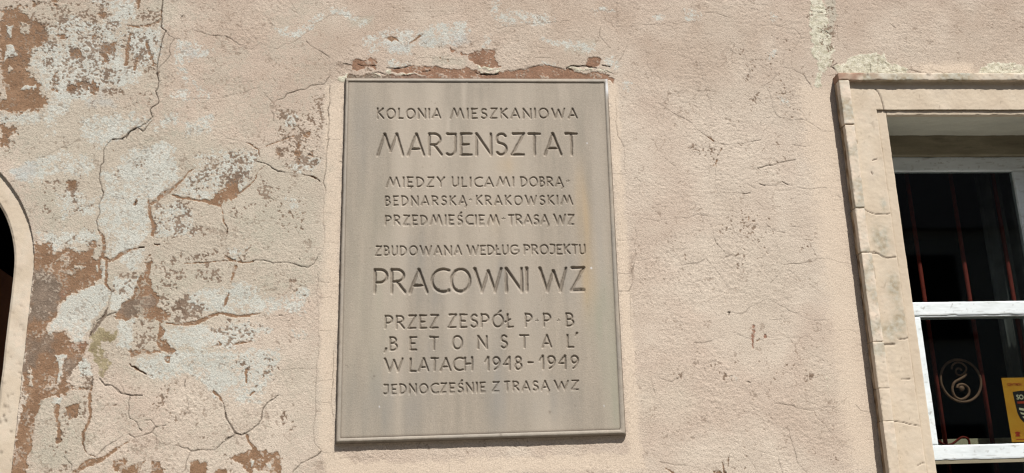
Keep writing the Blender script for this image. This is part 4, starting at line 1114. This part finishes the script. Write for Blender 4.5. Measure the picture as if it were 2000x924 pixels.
asurf = np_mesh('arch_surround', AP, np.array(aq), {'dirt_shade': np.clip(ad + 0.15 * np.clip(n3(AP, 16, 8) - .4, 0, 1), 0, 1), 'pale': np.clip(.25 + .5 * n3(AP, 25, 1), 0, .8), 'smoothband': np.full(len(AP), .5)})
arch = link('arch_surround', asurf, M_TRIM, B, True)
# the passage behind the arch, closed by dark walls, with a brown timber stair side rising to the left
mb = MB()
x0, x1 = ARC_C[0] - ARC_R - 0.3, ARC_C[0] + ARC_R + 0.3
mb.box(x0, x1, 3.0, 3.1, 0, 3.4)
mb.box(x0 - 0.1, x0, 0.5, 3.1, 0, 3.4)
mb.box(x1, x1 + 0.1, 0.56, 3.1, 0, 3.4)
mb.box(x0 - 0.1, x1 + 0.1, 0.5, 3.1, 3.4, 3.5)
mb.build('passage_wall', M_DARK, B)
a_, b_ = at(-140, 438, 1.1), at(80, 592, 1.1)
mb = MB()
mb.add([(a_[0], 1.1, a_[2]), (b_[0], 1.1, b_[2]), (b_[0], 1.1, 0), (a_[0], 1.1, 0), (a_[0], 1.16, a_[2]), (b_[0], 1.16, b_[2]), (b_[0], 1.16, 0), (a_[0], 1.16, 0)],
       [(0, 3, 2, 1), (4, 5, 6, 7), (0, 1, 5, 4), (1, 2, 6, 5), (2, 3, 7, 6), (3, 0, 4, 7)])
st_ = mb.build('stair_side', M_DOORWOOD, B)
mb = MB()
for k in range(2):
    mb.add([(a_[0], 1.08, a_[2] + .03), (b_[0], 1.08, b_[2] + .03), (b_[0], 1.08, b_[2] - .02), (a_[0], 1.08, a_[2] - .02), (a_[0], 1.099, a_[2] + .03), (b_[0], 1.099, b_[2] + .03), (b_[0], 1.099, b_[2] - .02), (a_[0], 1.099, a_[2] - .02)],
           [(0, 3, 2, 1), (4, 5, 6, 7), (0, 1, 5, 4), (1, 2, 6, 5), (2, 3, 7, 6), (3, 0, 4, 7)]) if k == 0 else None
mb.build('stair_rail', M_DOORWOOD, B)

# ------------------------------------------------------------------ window surround (architrave)
PF = 0.062                                  # how far the outer moulding stands proud
FW = at(1656.7, 162, -PF)[0] - at(1636.8, 162, -PF)[0]
XO = (at(1636.5, 150, -PF)[0] + at(1738, 924, -PF)[0]) / 2     # outer face edge of the surround
ZT = at(1800, 142, -PF)[2]                  # top of the outer moulding
ZB_ = at(1800, 156.3, -PF)[2]               # its lower edge
XM = XO + FW
S1, S2 = 0.025, 0.0085
YM, YI = -PF + S1, -PF + S1 + S2
ZG = at(1850, 213.5, YM)[2]                 # lower edge of the main band
XG = at(1713.3, 220, YM)[0]
surround_attr = lambda seed, pale=.3, red=0.0: (lambda P: {
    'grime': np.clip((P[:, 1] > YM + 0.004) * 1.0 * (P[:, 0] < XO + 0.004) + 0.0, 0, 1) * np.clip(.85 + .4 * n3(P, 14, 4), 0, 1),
    'pale': np.clip(pale + .4 * n3(P, 22, seed), 0, 1), 'redbrick': np.clip(red * (n3(P, 25, seed + 1) * 2.2 + .3), 0, .85),
    'grey': np.clip(1.8 * n3(P, 30, seed + 2) - 0.5 + (0.3 * n3(P, 8, 2)), 0, .8), 'dirt_shade': np.clip(1.5 * n3(P, 6, seed + 3) - 1.05, 0, .6)})
YB_ = 0.0
def cr(ox, oy, s, txt, w):
    return ([at(ox + x / s, oy + y / s, YM) for x, y in pts(txt)], w)
CR = [cr(*a) for a in ((1600, 120, 4.62, "510,252 535,280 552,320 565,360 580,405 582,440", .0032), (1600, 300, 4.62, "395,495 430,520 480,540 540,548 600,550 640,540", .002),
      (1600, 300, 4.62, "380,890 450,895 500,885 540,910", .002), (1640, 480, 5.13, "320,72 380,75 430,108 480,125 560,112", .003),
      (1600, 640, 3.254, "500,70 530,75 560,65 600,75", .0022), (1600, 640, 3.254, "480,597 530,600 570,612 620,622 685,620", .002), (1600, 640, 3.254, "410,108 440,106 478,106", .005),
      (1600, 640, 3.254, "620,880 660,860 700,855", .0014), (1600, 640, 3.254, "520,327 575,327", .0014), (1600, 300, 4.62, "470,165 480,185", .003), (1600, 300, 4.62, "480,60 520,50", .003),
      (1600, 120, 4.62, "285,400 310,580 340,740", .0012), (1600, 300, 4.62, "365,220 390,480", .001), (1600, 300, 4.62, "410,550 445,880", .0012), (1640, 480, 5.13, "325,100 400,780", .0012), (1600, 640, 3.254, "410,150 440,400 465,560 510,900", .0012))]
# left outer moulding: separate lengths with open joints
SUR = rough_box('window_surround', XM - 0.002, XG, YM, YB_ - 0.001, WIN_B - 0.1, ZB_ + 0.004, 0.0042, 0.0010, M_TRIM, B, 11, 0.00045, cracks=CR,
                attrs=lambda P: {'grime': np.zeros(len(P)), 'pale': np.clip(.4 * n3(P, 22, 7), 0, .5),
                                 'grey': np.clip(sum(np.exp(-(((P[:, 0] - c[0]) / c[2]) ** 2 + ((P[:, 2] - c[1]) / c[3]) ** 2)) for c in
                                         [(at(a, b, YM)[0], at(a, b, YM)[2], w_, h_) for a, b, w_, h_ in ((1726, 400, .013, .03), (1712, 462, .02, .05), (1730, 470, .02, .06), (1746, 560, .03, .06), (1740, 645, .05, .04), (1760, 620, .03, .05), (1722, 480, .012, .05))]) * (1.0 + .7 * n3(P, 6, 5)), 0, .9),
                                 'dirt_shade': np.clip(1.5 * n3(P, 6, 9) - 1.15, 0, .6)})
joints = [151, 243, 406, 493, 668, 759, 824, 1100]
for k in range(len(joints) - 1):
    zt_ = at(1640, joints[k], -PF)[2] - 0.0015
    zb_ = at(1640 + (joints[k + 1] - 150) * .13, joints[k + 1], -PF)[2] + 0.0015
    if k == 0: zt_ = ZB_ - 0.0008
    if k == len(joints) - 2: zb_ = WIN_B - 0.1
    ddx = [0, 0.004, 0.001, 0.003, 0.0, 0.002, -0.001][k]
    dfw = [0.002, 0.0, -0.003, 0.0015, 0.004, 0.0015, 0.0][k]
    rough_box('moulding_block', XO + ddx * .6, XM + dfw, -PF + 0.001 * (k % 3), YM + 0.004 if False else -0.0005, zb_, zt_, 0.0040, 0.0014, M_TRIM, SUR, 20 + 3 * k, 0.0006, attrs=surround_attr(k, [.7, .6, .6, .7, .4, .3, .3][k]))
# top moulding, running to the right
rough_box('top_moulding', XO, WIN_R + 0.16, -PF, -0.0004, ZB_, ZT, 0.0045, 0.0016, M_TRIM, SUR, 51, 0.0007,
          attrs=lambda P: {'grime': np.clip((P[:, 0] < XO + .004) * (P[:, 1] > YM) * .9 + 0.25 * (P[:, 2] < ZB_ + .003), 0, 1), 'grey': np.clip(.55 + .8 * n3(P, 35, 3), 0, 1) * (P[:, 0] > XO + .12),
                           'redbrick': np.clip(1.1 - (P[:, 0] - XO) / .16 + .6 * n3(P, 14, 2), 0, .9), 'pale': np.clip(.4 + .8 * n3(P, 20, 1), 0, 1), 'dirt_shade': np.clip(1.6 * n3(P, 7, 3) - 1.0, 0, .7)})
# head of the main band, from the mitre crack rightwards
rough_box('head_band', XG - 0.003, WIN_R + 0.12, YM + 0.0003, -0.0012, ZG, ZB_ + 0.004, 0.0045, 0.0011, M_TRIM, SUR, 11, 0.00045, cracks=CR[:1], worn=0.0,
          attrs=lambda P: {'pale': np.clip(.4 * n3(P, 22, 7), 0, .5), 'grime': np.zeros(len(P)), 'grey': np.zeros(len(P)), 'dirt_shade': np.clip(1.5 * n3(P, 6, 2) - 1.15, 0, .6)})
# inner step
rough_box('inner_fillet', XG + 0.001, WIN_L, YI, 0.0, WIN_B - 0.1, ZG - 0.0006, 0.0045, 0.0008, M_TRIM, SUR, 71, 0.0004)
rough_box('inner_fillet', WIN_L + 0.0006, WIN_R, YI + 0.0006, 0.001, WIN_T, ZG - 0.0012, 0.0045, 0.0009, M_TRIM, SUR, 75, 0.0004)
rough_box('window_surround', WIN_R + 0.0006, WIN_R + 0.119, YM, -0.001, WIN_B - 0.1, ZG - 0.0006, 0.012, 0.0010, M_TRIM, B, 81, 0.0004)
# reveal: soffit and jambs (set back behind the face), old frame head
rough_box('soffit', WIN_L - 0.05, WIN_R + 0.05, YI + 0.013, 0.245, WIN_T + 0.0012, WIN_T + 0.05, 0.008, 0.0016, M_SOFFIT, SUR, 91, 0.0004)
rough_box('jamb', WIN_L - 0.06, WIN_L - 0.0005, 0.0015, 0.245, WIN_B - 0.05, WIN_T + 0.0005, 0.012, 0.001, M_SOFFIT, SUR, 93, 0.0003)
rough_box('jamb', WIN_R + 0.0005, WIN_R + 0.06, 0.0015, 0.245, WIN_B - 0.05, WIN_T + 0.0005, 0.02, 0.001, M_SOFFIT, SUR, 95, 0.0003)

# ------------------------------------------------------------------ the window itself
DU, DL = 0.275, 0.195
def zz(py, d, px=1880): return at(px, py, d)[2]
def xx(px, py, d): return at(px, py, d)[0]
wood_attr = lambda P: {'dirt_shade': np.clip(np.clip(1.8 * n3(P, 5, 4) - 1.2, 0, .6) + np.clip(1.3 * vnoise(P[:, 0] / S * .12 + P[:, 2] / S * .12, (P[:, 2] + P[:, 1]) / S, 2.2, 6) - .8, 0, .35), 0, .7)}
z_head = zz(306, DU)
win = rough_box('window', WIN_L - 0.03, WIN_R + 0.03, 0.248, 0.40, z_head, WIN_T + 0.06, 0.006, 0.001, M_OLDWOOD, B, 101, 0.0003)
# upper fixed light
xs_in = xx(1980, 336, DU)
xs_out = xx(1997.5, 320, DU)
z_top = zz(333.5, DU)
z_mid_t = zz(589, DL)
z_mid_b = zz(617, DL, 1900)
z_bot_t = zz(868, DL, 1900)
z_bot_b = zz(897.5, DL, 1900)
def wb(name, x0, x1, y0, y1, z0, z1, seed, parent=win, amp=0.0007):
    return rough_box(name, x0, x1, y0, y1, z0, z1, 0.005, amp, M_WHITE, parent, seed, 0.00022, attrs=wood_attr)
wb('top_rail', WIN_L + 0.001, WIN_R - 0.001, DU, DU + 0.045, z_top, z_head - 0.001, 111)
wb('stile', WIN_L + 0.001, WIN_L + 0.07, DU + 0.001, DU + 0.044, z_mid_t, z_top - 0.001, 112)
wb('stile', xs_in, xs_out, DU + 0.001, DU + 0.044, z_mid_t, z_top - 0.001, 113)
wb('stile', xs_out + 0.004, xs_out + 0.05, DU + 0.006, DU + 0.044, z_mid_t, z_top - 0.001, 114)
wb('stile', WIN_R - 0.07, WIN_R - 0.001, DU + 0.001, DU + 0.044, z_mid_t, z_top - 0.001, 115)
# lower casement frame
x_ls = xx(1799.5, 622, DL)
x_ls = (x_ls + xx(1832.5, 866, DL)) / 2
wb('transom', WIN_L + 0.001, WIN_R - 0.001, DL, DU + 0.05, z_mid_b + 0.006, z_mid_t, 121)
wb('drip_edge', WIN_L + 0.001, WIN_R - 0.001, DL + 0.003, DL + 0.09, z_mid_b - 0.001, z_mid_b + 0.0055, 122)
wb('stile', WIN_L + 0.001, x_ls, DL + 0.0015, DL + 0.045, z_bot_t, z_mid_b - 0.0015, 123)
wb('bottom_rail', WIN_L + 0.001, WIN_R - 0.001, DL + 0.0005, DL + 0.05, z_bot_b, z_bot_t - 0.0005, 124)
mb = MB()
zb0 = z_bot_b
mb.box(WIN_L + .002, WIN_R - .002, DL + 0.004, DL + 0.05, zb0 - 0.016, zb0 - 0.0005)
mb.build('rail_shadow_strip', M_OLDWOOD, win)  # solid brown strip standing in for the shadow under the bottom rail
wb('stile', xs_in + 0.02, xs_in + 0.12, DL + 0.0015, DL + 0.045, z_bot_t, z_mid_b - 0.0015, 125)
wb('stile', WIN_R - 0.09, WIN_R - 0.001, DL + 0.0015, DL + 0.045, z_bot_t, z_mid_b - 0.0015, 127)
mb = MB(); mb.box(xs_in + 0.118, WIN_R - 0.088, DL + 0.025, DL + 0.0252, z_bot_t - 0.002, z_mid_b + 0.002); mb.build('pane', M_GLASS, win)
wb('stile', WIN_L + 0.001, x_ls - 0.02, DL + 0.02, DL + 0.06, WIN_B - 0.05, zb0 - 0.018, 126)
# glass
mb = MB(); mb.box(WIN_L + 0.03, xs_in + 0.003, DU + 0.020, DU + 0.0202, z_mid_t, z_top + 0.003); mb.build('pane', M_GLASS, win)
mb = MB(); mb.box(xs_out + 0.05, WIN_R - 0.06, DU + 0.020, DU + 0.0202, z_mid_t, z_top + 0.003); mb.build('pane', M_GLASS, win)
mb = MB(); mb.box(x_ls - 0.003, xs_in + 0.03, DL + 0.025, DL + 0.0252, z_bot_t - 0.002, z_mid_b + 0.002); mb.build('pane', M_GLASS, win)
mb = MB(); mb.box(WIN_L + 0.02, WIN_R, DL + 0.035, DL + 0.0352, WIN_B - 0.05, zb0 - 0.016); mb.build('pane', M_GLASS, win)
# the room behind
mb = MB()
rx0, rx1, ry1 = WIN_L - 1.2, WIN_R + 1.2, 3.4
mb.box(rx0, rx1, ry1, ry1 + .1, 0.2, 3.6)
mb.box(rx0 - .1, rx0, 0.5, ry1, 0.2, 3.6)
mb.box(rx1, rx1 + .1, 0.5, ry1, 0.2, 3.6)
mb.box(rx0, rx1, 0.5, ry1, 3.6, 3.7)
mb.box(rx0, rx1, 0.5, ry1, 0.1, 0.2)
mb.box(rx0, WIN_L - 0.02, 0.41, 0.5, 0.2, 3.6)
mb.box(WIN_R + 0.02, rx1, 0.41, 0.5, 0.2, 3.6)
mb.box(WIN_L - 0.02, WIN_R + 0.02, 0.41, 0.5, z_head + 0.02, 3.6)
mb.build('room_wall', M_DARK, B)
DB = 0.366
mb = MB(); mb.box(WIN_L, WIN_R, 0.395, 0.42, zz(900, .395), zz(857, .395)); mb.build('inner_sill_board', M_SILL, B)

# ------------------------------------------------------------------ things in the window
gr = empty('window_grille', (xx(1880, 880, DB), DB, zz(900, DB)))
tag(gr, 'red painted iron bar grille with a round scroll ornament behind the window glass', 'grille')
bars = [((1797, 515), (1805, 590), (1847.5, 867)), ((1880, 510), (1895, 590), (1942, 867)), ((1964.5, 506), (1980, 590), (2032, 867))]
for bpts in bars:
    X = sum(xx(p[0], p[1], DB) for p in bpts) / 3
    mb = MB()
    mb.tube([(X, DB, z_head + 0.03), (X, DB, 2.2), (X, DB, WIN_B - .03)], 0.0102, 12)
    mb.build('bar', M_IRON, gr, True)
def px_path(txt, s=7.7, ox=1820, oy=690, d=DB): return [at(ox + x / s, oy + y / s, d) for x, y in pts(txt)]
def smooth_path(P, n=6):
    P = [np.array(p) for p in P]
    out = []
    for i in range(len(P) - 1):
        p0, p1, p2, p3 = P[max(i - 1, 0)], P[i], P[i + 1], P[min(i + 2, len(P) - 1)]
        for k in range(n):
            t = k / n
            out.append(0.5 * ((2 * p1) + (-p0 + p2) * t + (2 * p0 - 5 * p1 + 4 * p2 - p3) * t * t + (-p0 + 3 * p1 - 3 * p2 + p3) * t ** 3))
    out.append(P[-1])
    return out
c0 = at(1876.5, 743.5, DB - .004)
cr_ = at(1876.5 + 39, 743.5, DB - .004)[0] - c0[0]
mb = MB()
mb.tube([(c0[0] + cr_ * math.cos(a), c0[1], c0[2] + cr_ * 1.02 * math.sin(a)) for a in np.linspace(0, 2 * PI, 41)], 0.0062, 8, False)
ringo = mb.build('ring', M_BRONZE, gr, True)
mb = MB()
mb.tube(smooth_path(px_path("445,265 430,235 385,230 360,265 380,320 440,325 500,280 515,215 450,150 370,140 310,180 300,240", d=DB - .004)), 0.0048, 8)
mb.tube(smooth_path(px_path("515,310 480,355 400,400 340,440 312,500 312,570 345,645 400,685 460,690 530,650 560,590 545,520 490,475 430,468 390,490 378,520", d=DB - .006)), 0.0062, 8)
dk = at(1820 + 445 / 7.7, 690 + 530 / 7.7, DB - .006)
mb.tube([(dk[0], dk[1] - .005, dk[2]), (dk[0], dk[1] + .005, dk[2] + .00001)], 0.013, 20)
mb.build('scroll', M_BRONZE, gr, True)
mb = MB()
for txt in ("330,210 400,260 480,290 600,270 720,180 790,140 870,150 920,200 935,300 920,400", ):
    mb.tube(smooth_path([at(1800 + x / 10, 840 + y / 10, DB - .002) for x, y in pts(txt)]), 0.0055, 8)
mb.build('lower_scroll', M_IRON, gr, True)
mb = MB(); mb.box(WIN_L, WIN_R, DB - .006, DB + .006, zz(700, DB) + .12, zz(700, DB) + .12001); 

# curtain: one hanging drape with folds
cu = MB()
nfold = 90
cx0, cx1 = xx(1915, 340, .46), WIN_R + 0.1
for j in range(2): pass
V_, F_ = [], []
for i in range(nfold + 1):
    f = i / nfold
    X = cx0 + (cx1 - cx0) * f
    Y = 0.50 + 0.028 * math.sin(f * 46) + 0.012 * math.sin(f * 101 + 1)
    for zt in (z_head + .02, 1.9, WIN_B - .1): V_.append((X, Y, zt))
for i in range(nfold):
    for k in range(2):
        a = i * 3 + k
        F_.append((a, a + 1, a + 4, a + 3))
cu.add(V_, F_)
cuo = cu.build('curtain', M_CURTAIN, None, True)
sm = cuo.modifiers.new('thickness', 'SOLIDIFY'); sm.thickness = 0.002
tag(cuo, 'dark grey hanging drape seen through the glass at the right of the window', 'curtain')

# yellow card behind the glass
DP = 0.235
ps = empty('poster', at(1976, 864, DP))
tag(ps, 'yellow card with black shield emblem and red print leaning behind the window glass', 'poster')
pl, pt, pb = xx(1956, 740, DP), zz(738, DP, 1970), zz(863.5, DP, 1985)
plb = xx(1976.5, 863, DP)
pw = 0.23
mb = MB()
e = 0.001
mb.add([(pl, DP, pt), (pl + pw, DP, pt), (pl + pw, DP, pb), (plb, DP, pb), (pl, DP + e, pt), (pl + pw, DP + e, pt), (pl + pw, DP + e, pb), (plb, DP + e, pb)],
       [(0, 3, 2, 1), (4, 5, 6, 7), (0, 1, 5, 4), (1, 2, 6, 5), (2, 3, 7, 6), (3, 0, 4, 7)])
mb.build('card', M_YELLOW, ps)
def cpt(x, y, d): 
    p = at(1930 + x / 5.77, 720 + y / 5.77, DP)
    return (p[0], DP - d, p[2])
def prism(txt, d, mat, name):
    P = [cpt(x, y, d) for x, y in pts(txt)]
    Q = [(p[0], DP - d + .0004, p[2]) for p in P]
    n = len(P)
    mb = MB()
    mb.add(P + Q, [tuple(range(n))] + [(i, i + n, (i + 1) % n + n, (i + 1) % n) for i in range(n)])
    return mb.build(name, mat, ps)
prism("275,262 360,250 440,250 520,250 600,262 600,400 570,520 500,600 440,640 400,605 360,560 330,500 305,400", .0006, M_INKBLACK, 'shield')
def text_obj(body, x, y, hpx, mat, name, d=.0012, bold=.0, width=1.0):
    c = bpy.data.curves.new(name, 'FONT')
    c.body = body
    c.size = 1.0
    c.offset = bold
    o = bpy.data.objects.new(name, c)
    COL.objects.link(o)
    bpy.context.view_layer.update()
    me = bpy.data.meshes.new_from_object(o)
    bpy.data.objects.remove(o)
    me.name = name
    p = cpt(x, y, d)
    q2 = cpt(x, y + hpx, d)
    sc = abs(p[2] - q2[2]) / 0.70
    for v in me.vertices:
        X, Z = v.co.x * sc * width, v.co.y * sc
        v.co = (p[0] + X, p[1], q2[2] + Z)
    return link(name, me, mat, ps)
text_obj('SZEWTYMON', 213, 165, 30, M_INKRED, 'red_lettering', width=.62, bold=.01)
text_obj('SO', 312, 295, 52, M_INKWHITE, 'cream_lettering', width=.9, bold=.02)
text_obj('BAR', 330, 372, 26, M_INKRED, 'red_lettering', width=.9) if False else None
prism("345,440 400,450 440,440 440,460 400,475 350,465", .0012, M_INKWHITE, 'cream_mark')
prism("360,490 400,500 440,490 440,505 400,520 370,512", .0012, M_INKWHITE, 'cream_mark')
prism("385,540 440,530 440,550 395,560", .0012, M_INKWHITE, 'cream_mark')
prism("325,372 440,365 440,392 330,395", .0010, M_INKRED, 'red_stripe')
prism("302,715 330,708 360,715 362,735 350,735 360,765 305,765 318,735 304,732", .0008, M_INKRED, 'telephone_mark')
text_obj('(', 392, 710, 55, M_INKRED, 'red_lettering', bold=.01)
prism("315,795 600,790 600,797 316,803", .0008, M_INKRED, 'red_line')

# ------------------------------------------------------------------ pavement in front of the building
mb = MB()
mb.add([(-150, -200, 0), (150, -200, 0), (150, 0.6, 0), (-150, 0.6, 0)], [(0, 1, 2, 3)])
g = mb.build('pavement', M_PAVE)
tag(g, kind='structure')

# the street and the house across it: behind the camera, it shades the lower sky and shows dark in the glass
mb = MB()
mb.add([(-150, -10.5, 0.004), (150, -10.5, 0.004), (150, -5.5, 0.004), (-150, -5.5, 0.004)], [(0, 1, 2, 3)])
tag(mb.build('road', M_ROAD), kind='structure')
HB = empty('house_across_street', (0, -14, 0))
tag(HB, 'long shaded two storey house with steep dark roof across the street, dark in the window reflection', 'house')
mb = MB()
mb.box(-40, 40, -24, -14, 0, 6.8)
mb.build('wall', M_FACADE, HB)
mb = MB()
mb.add([(-41, -13.8, 6.8), (41, -13.8, 6.8), (41, -18.4, 13.4), (-41, -18.4, 13.4), (-41, -24.2, 6.8), (41, -24.2, 6.8)], [(0, 1, 2, 3), (3, 2, 5, 4), (0, 3, 4), (1, 5, 2), (0, 4, 5, 1)])
mb.build('roof', M_ROAD, HB)
wm = None
for fl_ in range(2):
    for k in range(26):
        xw = -38 + k * 3.0
        if wm is None:
            mb = MB()
            mb.box(-.6, .6, -.02, .04, -.85, .85)
            mb.box(-.7, .7, -.02, .12, -.95, -.852)
            wo_ = mb.build('window', M_DARK, HB)
            wm = wo_.data
        else:
            wo_ = bpy.data.objects.new('window', wm)
            COL.objects.link(wo_)
            wo_.parent = HB
            wo_.matrix_parent_inverse = Matrix.Translation(Vector((0, 14, 0)))
        wo_.location = (xw, -13.98, 1.9 + fl_ * 3.5)
